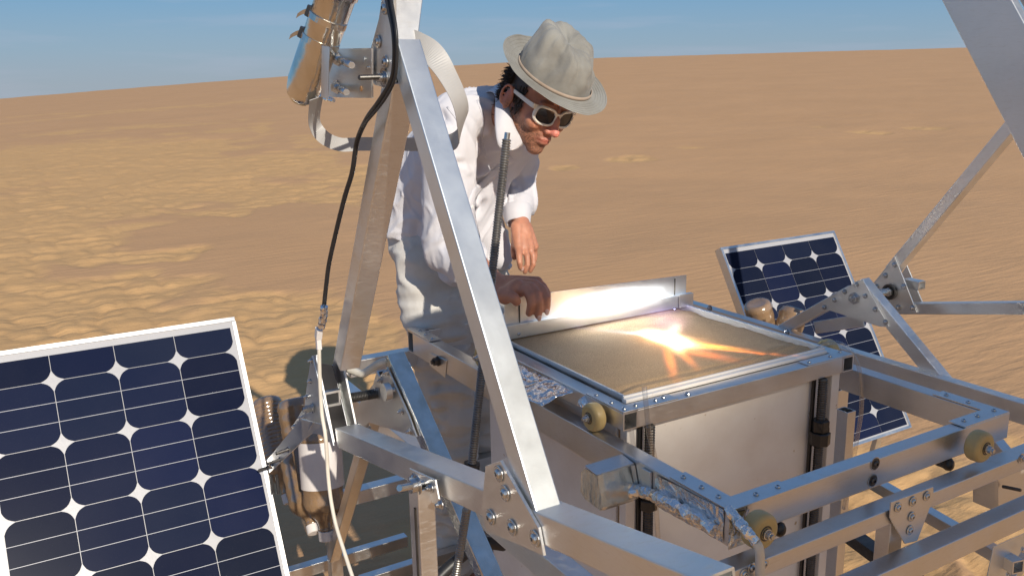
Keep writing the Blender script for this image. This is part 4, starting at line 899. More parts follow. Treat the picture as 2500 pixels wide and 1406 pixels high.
# head frame
HC = at(1308, 250, t=2.15); HS = 0.92
hf = camv(0.553, 0.553, -0.623).normalized(); hu = camv(0.365, -0.833, -0.417); hu = (hu - hf * hu.dot(hf)).normalized(); hs = hf.cross(hu).normalized()
hr = hs if hs.dot(CR) > 0 else -hs            # away from the camera side
def H(s, f, u): return HC + (hr * s + hf * f + hu * u) * HS
# skin ---------------------------------------------------------------
bm = bmesh.new()
def he(c, a, b, u, **k): ellipsoid(bm, H(*c), (hr * a * HS, hf * b * HS, hu * u * HS), **k)
he((0, -0.012, 0.035), 0.076, 0.096, 0.088)                    # skull
he((0, 0.025, -0.01), 0.066, 0.068, 0.085)                     # face
he((0, 0.030, -0.065), 0.052, 0.055, 0.045)                    # jaw
he((0, 0.062, -0.102), 0.026, 0.022, 0.020)                    # chin
he((0, 0.045, -0.085), 0.040, 0.038, 0.026)
for s in (-1, 1):
    he((s * 0.040, 0.062, -0.030), 0.026, 0.024, 0.024)        # cheekbone
    he((s * 0.032, 0.078, 0.022), 0.026, 0.014, 0.010)         # brow
    he((s * 0.046, 0.0, -0.055), 0.018, 0.030, 0.040)          # jaw corner
    he((s * 0.032, 0.074, 0.002), 0.014, 0.012, 0.010)         # lids
    he((s * 0.014, 0.096, -0.040), 0.0085, 0.011, 0.009)       # nostril wing
he((0, 0.088, 0.005), 0.010, 0.013, 0.022); he((0, 0.100, -0.018), 0.0095, 0.014, 0.024); he((0, 0.112, -0.036), 0.0125, 0.013, 0.0125)
he((0, 0.082, -0.066), 0.024, 0.016, 0.0065); he((0, 0.083, -0.064), 0.012, 0.0175, 0.006); he((0, 0.080, -0.077), 0.021, 0.0165, 0.0075)   # lips
he((0, 0.078, -0.056), 0.026, 0.014, 0.010)
for s in (-1, 1):                                              # ears
    e0 = H(s * 0.076, -0.018, -0.008)
    pts = []
    for t in np.linspace(-0.5, 4.3, 14):
        pts.append((e0 + (hf * (math.cos(t) * 0.016 - 0.004) + hu * (math.sin(t) * 0.027 + 0.006) + hr * s * (0.010 + 0.006 * math.cos(t + 3.1))) * HS, 0.0037))
    chain(bm, pts, 8)
    ellipsoid(bm, e0 + hr * s * 0.003, (hr * 0.0095, hf * 0.015, hu * 0.026), 12, 8); ellipsoid(bm, e0 + hr * s * 0.006 - hu * 0.020, (hr * 0.005, hf * 0.007, hu * 0.009), 12, 8)
    ellipsoid(bm, e0 + hr * s * 0.004 + hf * 0.014, (hr * 0.005, hf * 0.004, hu * 0.008), 10, 8)
neck0 = at(1228, 275, t=2.32)
chain(bm, [(H(0, -0.03, -0.045), 0.056), (lerp(H(0, -0.03, -0.045), neck0, 0.55), 0.056), (neck0, 0.050)])
# trunk and legs under the clothes
sR, sL = at(1112, 312, t=2.26), at(1262, 345, t=2.47); chest = at(1165, 350, t=2.42); hip = at(1090, 590, t=2.60)
chain(bm, [(neck0, 0.045), (chest, 0.09), (at(1120, 470, t=2.51), 0.10), (hip, 0.11)]); chain(bm, [(sR, 0.045), (chest, 0.07), (sL, 0.045)])
hR, hL = at(1050, 620, t=2.52), at(1140, 620, t=2.66)
kR, kL = at(1092, 950, t=2.55), at(1165, 930, t=2.72); aR, aL = V((kR.x + .03, kR.y + 0.06, 0.07)), V((kL.x + 0.02, kL.y + 0.08, 0.07))
chain(bm, [(hip, 0.10), (hR, 0.08), (kR, 0.05), (aR, 0.035)]); chain(bm, [(hip, 0.10), (hL, 0.08), (kL, 0.05), (aL, 0.035)])
for a in (aR, aL): chain(bm, [(a + V((0, 0, -0.035)), 0.035), (a + V((0.05, -0.14, -0.045)), 0.028), (a + V((0.06, -0.19, -0.05)), 0.02)])
# right arm: elbow behind the bright leg, hand on the blade
eR = at(1108, 615, t=2.27); wR = at(1222, 703, t=2.135)
chain(bm, [(sR, 0.045), (eR, 0.041)]); chain(bm, [(eR, 0.044), (lerp(eR, wR, 0.35), 0.043), (lerp(eR, wR, 0.75), 0.031), (wR, 0.027)])
TB = 2.10
def hp(x, y, t=TB): return at(x, y, t=t)
def crop4(cx, cy, t=TB): return at(1120 + cx / 6.39, 600 + cy / 6.39, t=t)
# palm: four metacarpals side by side
mcp = [crop4(1055, 690, 2.085), crop4(1130, 655, 2.095), crop4(1190, 605, 2.11), crop4(1225, 560, 2.135)]
for m, k in zip(mcp, (0.0, 0.35, 0.7, 1.0)):
    w0 = wR + camv(0.0, 0.010 - 0.020 * k, -0.010 + 0.026 * k); chain(bm, [(w0, 0.023), (lerp(w0, m, 0.55), 0.0185), (m, 0.0135)], 16)
chain(bm, [(wR + camv(0.005, 0.014, 0), 0.022), (crop4(720, 790, 2.10), 0.020), (crop4(900, 640, 2.10), 0.020)], 16)
fingers = [
    [(mcp[0], .0128), (crop4(1110, 780, 2.075), .0118), (crop4(1135, 900, 2.075), .0110), (crop4(1118, 985, 2.085), .0102), (crop4(1098, 1050, 2.095), .0092)],
    [(mcp[1], .0128), (crop4(1215, 745, 2.085), .0118), (crop4(1248, 860, 2.080), .0106), (crop4(1250, 980, 2.088), .0100), (crop4(1240, 1095, 2.098), .0088)],
    [(mcp[2], .0124), (crop4(1315, 690, 2.10), .0112), (crop4(1372, 810, 2.09), .0102), (crop4(1378, 920, 2.095), .0096), (crop4(1370, 1010, 2.10), .0086)],
    [(mcp[3], .0115), (crop4(1320, 640, 2.13), .0100), (crop4(1385, 740, 2.125), .0088), (crop4(1392, 850, 2.125), .0080), (crop4(1390, 930, 2.13), .0074)]]
for fg in fingers: chain(bm, fg, 14)
chain(bm, [(crop4(690, 760, 2.085), .019), (crop4(800, 775, 2.07), .0145), (crop4(865, 815, 2.065), .0135), (crop4(900, 865, 2.07), .0118)], 16)
# left arm hanging
eL = at(1262, 440, t=2.60); wL = at(1272, 555, t=2.43)
chain(bm, [(sL, 0.045), (eL, 0.040), (wL, 0.0235)])
def c3(cx, cy, t): return at(900 + cx / 2.93, 400 + cy / 2.93, t=t)
hb = [c3(1072, 590, 2.40), c3(1112, 600, 2.405), c3(1150, 602, 2.42), c3(1180, 590, 2.44)]
for q, k in zip(hb, (0, .33, .66, 1)): chain(bm, [(wL + camv(-0.010 + 0.022 * k, 0.0, -0.008 + 0.016 * k), 0.020), (q, 0.0150)], 14)
ellipsoid(bm, c3(1095, 520, 2.425), (camv(0.030, 0, 0), camv(0, 0.042, 0), camv(0, 0, 0.022)))
for fg in ([(hb[0], .0110), (c3(1076, 655, 2.375), .0092), (c3(1080, 705, 2.370), .0086), (c3(1086, 742, 2.38), .0078)],
           [(hb[1], .0108), (c3(1134, 665, 2.385), .0090), (c3(1136, 722, 2.385), .0083), (c3(1118, 772, 2.395), .0074)],
           [(hb[2], .0106), (c3(1176, 660, 2.41), .0088), (c3(1178, 718, 2.41), .0082), (c3(1156, 765, 2.42), .0072)],
           [(hb[3], .0098), (c3(1190, 645, 2.45), .0080), (c3(1186, 690, 2.45), .0074), (c3(1168, 725, 2.45), .0066)]): chain(bm, fg, 12)
chain(bm, [(c3(1060, 540, 2.44), .016), (c3(1040, 610, 2.44), .0105), (c3(1042, 668, 2.435), .0088)], 12)
bme = remesh(bm, 0.0029, 7)
# colour and stubble by place on the head
co = mco(bme); rel = (co - np.array(HC)) / HS; hs_, hf_, hu_ = (rel @ np.array(v) for v in (hr, hf, hu))
inhead = (np.abs(hs_) < 0.1) & (np.abs(hf_) < 0.14) & (np.abs(hu_) < 0.14)
skin = np.tile(np.array([0.50, 0.225, 0.140, 1.0]), (len(co), 1))
g3 = lambda c, w: np.exp(-(((hs_ - c[0]) / w[0]) ** 2 + ((hf_ - c[1]) / w[1]) ** 2 + ((hu_ - c[2]) / w[2]) ** 2)) * inhead
def tint(m, col):
    m = np.clip(m, 0, 1)[:, None]; skin[:, :3] = skin[:, :3] * (1 - m) + np.array(col) * m
tint(g3((0, 0.115, -0.034), (0.022, 0.03, 0.016)) * 1.2, (0.66, 0.22, 0.17)); tint(g3((0, 0.09, -0.069), (0.026, 0.022, 0.0085)) * 1.2, (0.40, 0.12, 0.09))
for s in (-1, 1): tint(g3((s * 0.085, -0.018, 0.0), (0.02, 0.03, 0.035)) * 0.7, (0.50, 0.17, 0.11)); tint(g3((s * 0.045, 0.075, -0.025), (0.02, 0.03, 0.018)) * .5, (0.46, 0.19, 0.12))
hairm = np.clip((0.030 - hf_ + 0.35 * np.clip(hu_ - 0.03, 0, 1)) / 0.012, 0, 1) * np.clip((hu_ + 0.010 + 0.6 * np.clip(hf_ + 0.03, -1, 1)) / 0.010, 0, 1) * inhead
hairm = np.maximum(hairm, np.clip((-0.045 - hf_) / 0.012, 0, 1) * np.clip((hu_ + 0.075) / 0.015, 0, 1) * inhead)
hairm *= (np.abs(hs_) < 0.0785)
tint(hairm, (0.045, 0.028, 0.020))
beard = np.clip(1.25 - ((hu_ + 0.085) / 0.048) ** 2, 0, 1) * (hf_ > -0.035) * inhead
beard = np.maximum(beard, np.clip(1.2 - ((hf_ - 0.005) / 0.028) ** 2, 0, 1) * (hu_ > -0.10) * (hu_ < 0.02) * (np.abs(hs_) > 0.04) * inhead)
beard = beard * (1 - np.clip(g3((0, 0.09, -0.069), (0.024, 0.022, 0.008)) * 1.6, 0, 1)) * np.clip((0.010 - hu_) / 0.03, 0, 1) * (1 - np.clip(g3((0, 0.115, -0.034), (0.025, 0.03, 0.02)) * 2, 0, 1)) * 1.0
beard *= np.clip(1.3 - np.exp(-(((np.abs(hs_) - 0.036) / 0.018) ** 2 + ((hf_ - 0.07) / 0.03) ** 2 + ((hu_ + 0.035) / 0.022) ** 2)) * 1.3, 0, 1)
ca = bme.color_attributes.new('Col', 'FLOAT_COLOR', 'POINT'); ca.data.foreach_set('color', skin.astype(np.float32).ravel())
ba_ = bme.attributes.new('Beard', 'FLOAT', 'POINT'); ba_.data.foreach_set('value', beard.astype(np.float32))
body = link('body', bme, 'skin', person, True)
# nails
def nail(tip, prev, side, r=0.0062):
    tip, prev = Vector(tip), Vector(prev); d = (tip - prev).normalized(); n = (side - d * side.dot(d)).normalized(); s = d.cross(n)
    b = bmesh.new(); c = tip + n * (r * 1.12) + d * 0.001; ellipsoid(b, c, (s * r * 0.82, d * r * 1.15, n * r * 0.35), 14, 8); return link('nail', b, 'nail', body, True)
tocam = lambda p: (V((0, 0, CAMH)) - p).normalized()
for fg, dx in ((fingers[1], 0.35), (fingers[2], 0.2)): p = fg[-1][0]; nail(p, fg[-2][0], tocam(p) + CR * dx, fg[-1][1] * 0.83)
p = c3(1092, 735, 2.385); nail(p, c3(1088, 705, 2.375), tocam(p), 0.0078)
# hair at the back of the head, below the hat
bm = bmesh.new()
for _ in range(2600):
    s = random.choice((-1, 1)); a = random.uniform(-0.2, 1.0)
    th = random.uniform(-1.35, 1.35); u = random.uniform(-0.075, 0.06)
    if abs(th) > 0.95 and u < 0.028: continue
    if abs(th) > 1.1 and u < 0.0: continue
    r = 1 - 0.25 * max(0, (-u - 0.02) / 0.06)
    p = H(math.sin(th) * 0.079 * r, -0.012 - math.cos(th) * 0.098 * r, u)
    out = (hr * math.sin(th) - hf * math.cos(th)).normalized()
    q = p + out * random.uniform(0.002, 0.013) * HS - hu * random.uniform(0.001, 0.012) + V(tuple(rng.normal(0, 0.004, 3)))
    capsule(bm, p - out * 0.006, q, 0.0019, 0.0006, 5)
for s in (-1, 1):       # sideburns
    for _ in range(30):
        p = H(s * (0.074 - random.uniform(0, .004)), random.uniform(0.0, 0.030), random.uniform(-0.030, 0.045)); capsule(bm, p, p - hu * 0.010 + hr * s * 0.002, 0.0030, 0.001, 6)
for _ in range(260):     # cap of hair under the crown edge
    th = random.uniform(-1.25, 1.25); p = H(math.sin(th) * 0.077, -0.012 - math.cos(th) * 0.097, random.uniform(0.02, 0.075)); capsule(bm, p, p - hu * 0.016, 0.005, 0.002, 6)
link('hair', bm, 'hair_dark', person, True)
# cloth helper ----------------------------------------------------------------
def fold(co, no, p0, p1, w, amp):
    p0, p1 = np.array(p0), np.array(p1); ab = p1 - p0; t = np.clip(((co - p0) @ ab) / (ab @ ab), 0, 1); d = np.linalg.norm(co - p0 - t[:, None] * ab, axis=1)
    k = amp * (np.exp(-(d / w) ** 2) - 0.55 * np.exp(-((d - 1.7 * w) / w) ** 2)) * np.sin(np.pi * np.clip(t * 0.9 + 0.05, 0, 1)) ** 0.5
    return k
def wrinkle(me, amp, sc, seed, folds, aniso=None):
    co = mco(me); no = mno(me); k = np.zeros(len(co))
    A = aniso if aniso is not None else np.array([1, 1, 1])
    for i, v in enumerate(co):
        q = Vector((v[0] * A[0] * sc + seed, v[1] * A[1] * sc, v[2] * A[2] * sc)); w = mnoise.noise_vector(q * 0.7); q = q + w * 0.8
        n = mnoise.noise(q); n2 = mnoise.noise(q * 2.1 + Vector((5, 1, 2)))
        k[i] = max(0, 1 - abs(n) * 3.2) ** 1.6 * amp + max(0, 1 - abs(n2) * 3.0) ** 1.6 * amp * 0.4
    for f in folds: k += fold(co, no, *f)
    setco(me, co + no * k[:, None])
def band_ring(bm, c, wv, dv, hw, hd, n=36): return loop(bm, [Vector(c) + wv * hw * math.cos(t) + dv * hd * math.sin(t) for t in [2 * math.pi * k / n for k in range(n)]])
# shirt -----------------------------------------------------------------------
bm = bmesh.new()
sec = [((1125, 232), (1232, 262), 2.33, 0.060), ((1110, 236), (1262, 295), 2.34, 0.095), ((1052, 262), (1296, 372), 2.38, 0.120), ((1000, 342), (1246, 440), 2.43, 0.125),
       ((952, 437), (1222, 520), 2.49, 0.125), ((920, 516), (1222, 595), 2.54, 0.130), ((908, 544), (1250, 652), 2.56, 0.135)]
sec[0] = ((1185, 222), (1262, 262), 2.31, 0.055)
rings = []
for (x0, y0), (x1, y1), t, hd in sec:
    a, b = at(x0, y0, t=t + 0.02), at(x1, y1, t=t); c = (a + b) / 2; wv = (b - a).normalized(); spine = camv(-0.36, 0.90, 0.25).normalized(); dv = wv.cross(spine).normalized()
    rings.append(band_ring(bm, c, wv, dv, (b - a).length / 2, hd))
for a, b in zip(rings, rings[1:]): bridge(bm, a, b)
bm.faces.new(rings[0][::-1]); bm.faces.new(rings[-1])
# shoulder caps and sleeves
chain(bm, [(at(1180, 268, t=2.30), 0.060), (at(1112, 300, t=2.25), 0.072), (at(1096, 360, t=2.23), 0.070), (at(1092, 470, t=2.25), 0.066), (lerp(eR, wR, -0.10), 0.064), (lerp(eR, wR, 0.22), 0.058)])
chain(bm, [(at(1235, 300, t=2.42), 0.06), (sL, 0.062), (at(1262, 425, t=2.58), 0.056), (lerp(eL, wL, 0.5), 0.047), (at(1264, 512, t=2.49), 0.042)])
# tails
chain(bm, [(at(1185, 560, t=2.50), 0.055), (at(1222, 630, t=2.50), 0.030)]); chain(bm, [(at(990, 480, t=2.58), 0.075), (at(948, 532, t=2.60), 0.040), (at(926, 548, t=2.60), 0.014)])
chain(bm, [(at(1080, 600, t=2.43), 0.05), (at(1110, 668, t=2.42), 0.035)])
sme = remesh(bm, 0.0048, 6)
F = lambda x0, y0, x1, y1, t, w, a: (at(x0, y0, t=t), at(x1, y1, t=t), w, a)
folds = [F(1120, 225, 1160, 330, 2.24, .012, .014), F(1160, 240, 1210, 390, 2.26, .014, .012), F(1075, 275, 1110, 330, 2.18, .009, -.014), F(1160, 330, 1170, 420, 2.25, .010, .012),
         F(1110, 400, 1230, 445, 2.33, .014, .018), F(1120, 440, 1200, 425, 2.34, .010, -.014), F(1130, 395, 1180, 450, 2.33, .010, .014), F(1110, 430, 1150, 520, 2.36, .012, .012),
         F(1150, 460, 1180, 560, 2.38, .012, .014), F(1190, 440, 1150, 600, 2.40, .010, -.010), F(1000, 560, 1080, 420, 2.44, .016, .012), F(960, 540, 1030, 380, 2.48, .014, .010),
         F(1020, 600, 1075, 480, 2.42, .012, .010), F(1100, 520, 1060, 640, 2.40, .014, .010), F(1150, 520, 1140, 560, 2.38, .010, .012), F(1060, 350, 1140, 420, 2.20, .010, .010),
         F(1060, 390, 1130, 400, 2.18, .008, -.008), F(1242, 440, 1285, 470, 2.50, .008, .007), F(1240, 470, 1284, 490, 2.48, .007, -.006), F(1245, 490, 1270, 440, 2.48, .008, .006)]
wrinkle(sme, 0.0085, 8.0, 3.0, folds, np.array([1.1, 1.0, 0.8]))
shirt = link('shirt', sme, 'shirt_cotton', person, True)
# collar: standing band and two pointed leaves
def sheet(name, rows, mat, parent, th=0.0016, sub=2):
    b = bmesh.new(); vs = [[b.verts.new(p) for p in r] for r in rows]
    for r0_, r1_ in zip(vs, vs[1:]):
        for i in range(len(r0_) - 1): b.faces.new((r0_[i], r0_[i + 1], r1_[i + 1], r1_[i]))
    o = link(name, b, mat, parent, True); s = o.modifiers.new('sub', 'SUBSURF'); s.levels = s.render_levels = sub; m = o.modifiers.new('th', 'SOLIDIFY'); m.thickness = th; return o
c_in = [at(1178, 226, t=2.30), at(1210, 206, t=2.30), at(1243, 196, t=2.28), at(1246, 225, t=2.18), at(1243, 262, t=2.13), at(1252, 300, t=2.12), at(1270, 335, t=2.13), at(1284, 350, t=2.15)]
c_mid = [at(1172, 234, t=2.29), at(1198, 212, t=2.30), at(1226, 205, t=2.25), at(1226, 240, t=2.16), at(1224, 275, t=2.11), at(1230, 315, t=2.105), at(1245, 348, t=2.12), at(1268, 358, t=2.14)]
c_out = [at(1166, 245, t=2.27), at(1185, 222, t=2.26), at(1210, 222, t=2.21), at(1209, 255, t=2.15), at(1206, 295, t=2.115), at(1211, 335, t=2.11), at(1218, 370, t=2.12), at(1262, 368, t=2.14)]
sheet('collar', [c_in, c_mid, c_out], 'shirt_cotton', shirt)
d_in = [at(1284, 350, t=2.16), at(1298, 352, t=2.20), at(1312, 345, t=2.26)]; d_out = [at(1288, 366, t=2.165), at(1300, 382, t=2.20), at(1318, 362, t=2.26)]
sheet('collar', [d_in, d_out], 'shirt_cotton', shirt)
# cuff of the hanging sleeve
cu0, cu1 = at(1264, 507, t=2.475), at(1265, 546, t=2.455)
cd = (cu1 - cu0); cuff = link('cuff', lathe_bm(cu0, cd, [(0, 0.034), (0, 0.0385), (0.002, 0.040), (cd.length - 0.002, 0.0345), (cd.length, 0.033), (cd.length, 0.030), (0.002, 0.034)], 40, cap=False), 'shirt_cotton', shirt, True)
from mathutils.bvhtree import BVHTree
bvh = BVHTree.FromPolygons([v.co + world_loc(person) for v in sme.vertices], [tuple(p.vertices) for p in sme.polygons])
def on_shirt(px, py, off=0.0015):
    r = Vector(ray(px, py)).normalized(); hit = bvh.ray_cast(Vector((0, 0, CAMH)), r)
    return (hit[0] + hit[1] * off, hit[1]) if hit[0] is not None else (at(px, py, t=2.3), -r)
def strip(name, path, w, mat, parent, off=0.0012, sm=6):
    P = catmull([V((x, y, 0)) for x, y in path], sm); rows = []
    for i, p in enumerate(P):
        d = (P[min(i + 1, len(P) - 1)] - P[max(i - 1, 0)]).normalized(); n_ = V((-d.y, d.x, 0)); rows.append([on_shirt(p.x + n_.x * w * k, p.y + n_.y * w * k, off * (1 - abs(k) * .75))[0] for k in (-1, -0.5, 0, 0.5, 1)])
    b = bmesh.new(); vs = [[b.verts.new(q) for q in r] for r in rows]
    for r0_, r1_ in zip(vs, vs[1:]):
        for i in range(len(r0_) - 1): b.faces.new((r0_[i], r0_[i + 1], r1_[i + 1], r1_[i]))
    o = link(name, b, mat, parent, True); m = o.modifiers.new('th', 'SOLIDIFY'); m.thickness = 0.0012; m.offset = 0; return o
strip('placket', [(1250, 385), (1205, 425), (1160, 470), (1150, 520), (1163, 580), (1172, 640)], 9, 'shirt_cotton', shirt, 0.004)
strip('seam', [(1165, 245), (1180, 290), (1176, 340), (1186, 385)], 2.0, 'shirt_cotton', shirt, 0.0022)
strip('seam', [(1092, 262), (1118, 300), (1120, 350)], 2.0, 'shirt_cotton', shirt, 0.0022)
for x, y in ((1215, 416), (1150, 505), (1158, 565), (1169, 622)):
    q, nn_ = on_shirt(x, y, 0.004); link('button', lathe_bm(q, nn_, [(-0.002, 0.0050), (0.0008, 0.0052), (0.0018, 0.0046), (0.0018, 0.002), (0.0012, 0)], 16), 'button_white', shirt)
# trousers --------------------------------------------------------------------
bm = bmesh.new()
chain(bm, [(at(1035, 585, t=2.60), 0.100), (hR + V((0, 0, -0.01)), 0.103), (lerp(hR, kR, 0.5), 0.094), (kR, 0.080), (lerp(kR, aR, 0.5), 0.075), (aR + V((0, 0, 0.03)), 0.082)])
chain(bm, [(at(1130, 585, t=2.66), 0.105), (hL, 0.108), (lerp(hL, kL, 0.5), 0.094), (kL, 0.082), (lerp(kL, aL, 0.5), 0.077), (aL + V((0, 0, 0.03)), 0.083)])
chain(bm, [(at(1175, 610, t=2.62), 0.085), (at(1165, 700, t=2.62), 0.080), (lerp(hL, kL, 0.7), 0.08)])
tme = remesh(bm, 0.007, 8)
tf = [(lerp(kR, aR, f) + V((-0.08, -0.05, 0)), lerp(kR, aR, f + 0.05) + V((0.08, -0.05, 0.03)), 0.014, 0.020 * (1 if i % 2 else -0.8)) for i, f in enumerate(np.linspace(-0.25, 0.9, 13))]
tf += [(lerp(kL, aL, f) + V((-0.08, -0.05, 0)), lerp(kL, aL, f + 0.05) + V((0.08, -0.05, 0.03)), 0.014, 0.018 * (1 if i % 2 else -0.8)) for i, f in enumerate(np.linspace(-0.25, 0.9, 13))]
wrinkle(tme, 0.0120, 6.5, 9.0, tf, np.array([0.8, 0.8, 1.6])); link('trousers', tme, 'trouser_cotton', person, True)
belt = link('belt', hose_bm([at(962, 572, t=2.62), at(985, 588, t=2.56), at(1010, 602, t=2.52)], 0.008, 8, 6), 'dark_steel', person)
# hat -------------------------------------------------------------------------
tilt = Matrix.Rotation(math.radians(0), 3, hr)
hatC = H(0, 0.030, 0.084); ku = (hu - CF * 0.20 + CR * 0.04).normalized(); kf = (hf - ku * hf.dot(ku)).normalized(); kr = kf.cross(ku).normalized()
kr = kr if kr.dot(hr) > 0 else -kr
def Hh(s, f, u): return hatC + kr * s + kf * f + ku * u
bm = bmesh.new(); n = 96; rings = []
crown = [(-0.004, 1.00), (0.004, 0.995), (0.018, 0.985), (0.036, 0.97), (0.056, 0.945), (0.076, 0.90), (0.094, 0.83), (0.108, 0.73), (0.117, 0.58), (0.120, 0.40), (0.119, 0.20), (0.118, 0.02)]
for u, k in crown:
    pts = []
    for i in range(n):
        a = 2 * math.pi * i / n; s, f = math.cos(a) * 0.083 * k, math.sin(a) * 0.100 * k; uu = u * 1.08
        # front pinch and centre crease with soft dents
        pin = math.exp(-((f - 0.055) / 0.035) ** 2) * min(1, u / 0.07); s *= 1 - 0.26 * pin * (1 if abs(s) > 0.01 else 0.5)
        uu -= 0.026 * math.exp(-(s / 0.022) ** 2) * math.exp(-((f + 0.0) / 0.07) ** 2) * max(0, (u - 0.085) / 0.035)
        uu -= 0.14 * f * max(0, (u - 0.03) / 0.09) * 1.3
        q = Vector((s * 22, f * 22, u * 22)); q2 = q * 2.6; am = min(1, u / 0.03) if u > 0 else 0
        d = mnoise.noise(q) * 0.0085 + (1 - abs(mnoise.noise(q2)) * 2) * 0.0030 - max(0, 1 - abs(mnoise.noise(q * 1.3 + Vector((3, 7, 1)))) * 5) * 0.0055; pts.append(Hh(s * (1 + d * 11 * am) * 1.04, f * (1 + d * 11 * am) * 1.02, uu * 0.83 + d * 1.4 * am))
    rings.append(loop(bm, pts))
for a, b in zip(rings, rings[1:]): bridge(bm, a, b)
bm.faces.new(rings[-1])
# brim, turned up at the back, down in front
br = []
for k, th_ in ((0, 0.0012), (0.25, 0.0012), (0.5, 0.0012), (0.75, 0.0012), (0.95, 0.0012), (1.0, 0.0), (0.95, -0.0012), (0.75, -0.0012), (0.5, -0.0012), (0.25, -0.0012), (0, -0.0012)):
    pts = []
    for i in range(n):
        a = 2 * math.pi * i / n; c_, s_ = math.cos(a), math.sin(a); wdt = 0.048 - 0.003 * s_
        s = c_ * (0.086 + wdt * k); f = s_ * (0.104 + wdt * k); up = k ** 1.3 * (0.026 * max(0, -s_) ** 1.0 + 0.010 * abs(c_) - 0.012 * max(0, s_)) + 0.0022 * k * mnoise.noise(Vector((c_ * 3, s_ * 3, 4)))
        pts.append(Hh(s, f, up + th_))
    br.append(loop(bm, pts))
for a, b in zip(br, br[1:]): bridge(bm, a, b)
hat = link('hat', bm, 'hat_linen', person, True); sb = hat.modifiers.new('sub', 'SUBSURF'); sb.levels = sb.render_levels = 1
bm = bmesh.new(); rg_ = []
for u, k in ((0.0015, 1.022), (0.002, 1.035), (0.0085, 1.030), (0.009, 1.005)):
    rg_.append(loop(bm, [Hh(math.cos(2 * math.pi * i / n) * 0.086 * k, math.sin(2 * math.pi * i / n) * 0.104 * k, u) for i in range(n)]))
for a, b in zip(rg_, rg_[1:]): bridge(bm, a, b)
link('hat_band', bm, 'hat_band', hat, True)
bm = bmesh.new(); rg_ = []      # stitched rows on the brim
for kk in (0.30, 0.45, 0.6, 0.75, 0.9):
    pts = []
    for i in range(n + 1):
        a = 2 * math.pi * i / n; c_, s_ = math.cos(a), math.sin(a); wdt = 0.048 - 0.003 * s_
        up = kk ** 1.3 * (0.026 * max(0, -s_) + 0.010 * abs(c_) - 0.012 * max(0, s_)) + 0.0022 * kk * mnoise.noise(Vector((c_ * 3, s_ * 3, 4)))
        pts.append(Hh(c_ * (0.086 + wdt * kk), s_ * (0.104 + wdt * kk), up + 0.0016))
    hose_bm(pts, 0.0005, 5, 1, bm)
link('stitching', bm, 'hat_linen', hat, True)
# sunglasses ------------------------------------------------------------------
def G(s, f, u): return H(s, f, u)
gl = link('sunglasses', bmesh.new(), None, person) if False else None
bm = bmesh.new()
def lens_outline(sg, grow):
    pts = []
    for i in range(40):
        a = 2 * math.pi * i / 40; c_, s_ = math.cos(a), math.sin(a)
        x = 0.0270 * abs(c_) ** 0.62 * (1 if c_ > 0 else -1); y = 0.0195 * abs(s_) ** 0.68 * (1 if s_ > 0 else -1)
        if y > 0: y *= 0.95 + 0.18 * (c_ if True else 0)
        else: y *= 1.0 - 0.10 * c_; x *= 1 - 0.10 * s_ * s_
        x += grow * c_; y += grow * s_; s = sg * (0.0365 + x); f = 0.098 - 0.018 * (s / 0.07) ** 2 - 0.10 * (y) * 0; pts.append((s, f, 0.000 + y - 0.002))
    return pts
for sg in (-1, 1):
    o, i = lens_outline(sg, 0.0060), lens_outline(sg, 0.0)
    A = [loop(bm, [G(s, f + df, u) for s, f, u in pr]) for pr, df in ((i, -0.003), (i, 0.0025), ([((a[0] + b[0]) / 2, a[1], (a[2] + b[2]) / 2) for a, b in zip(i, o)], 0.0042), (o, 0.0025), (o, -0.003))]
    for a, b in zip(A, A[1:] + A[:1]): bridge(bm, a, b)
chain(bm, [(G(-0.010, 0.098, 0.008), 0.0034), (G(0, 0.100, 0.009), 0.0034), (G(0.010, 0.098, 0.008), 0.0034)], 10)
for sg in (-1, 1):
    pts = [G(sg * 0.066, 0.082, 0.014), G(sg * 0.076, 0.078, 0.015), G(sg * 0.0775, 0.055, 0.015), G(sg * 0.0785, 0.02, 0.016), G(sg * 0.079, -0.015, 0.016), G(sg * 0.079, -0.03, 0.006)]
    P = catmull(pts, 6); rings = []
    for k, p in enumerate(P):
        hgt = 0.0105 - 0.005 * k / (len(P) - 1); rings.append(loop(bm, [p + hr * 0.0020 + hu * hgt * .6, p - hr * 0.0020 + hu * hgt * .6, p - hr * 0.0020 - hu * hgt * .6, p + hr * 0.0020 - hu * hgt * .6]))
    for a, b in zip(rings, rings[1:]): bridge(bm, a, b)
    bm.faces.new(rings[0]); bm.faces.new(rings[-1])
sun_g = link('sunglasses', bm, 'sunglass_white', person); mdb = sun_g.modifiers.new('bev', 'BEVEL'); mdb.width = 0.0006; mdb.segments = 2
for sg in (-1, 1):
    bm = bmesh.new(); pr = lens_outline(sg, 0.0006); a = loop(bm, [G(s, f + 0.0002, u) for s, f, u in pr]); bm.faces.new(a); o = link('lens', bm, 'sunglass_lens', sun_g)
    m = o.modifiers.new('t', 'SOLIDIFY'); m.thickness = 0.0015

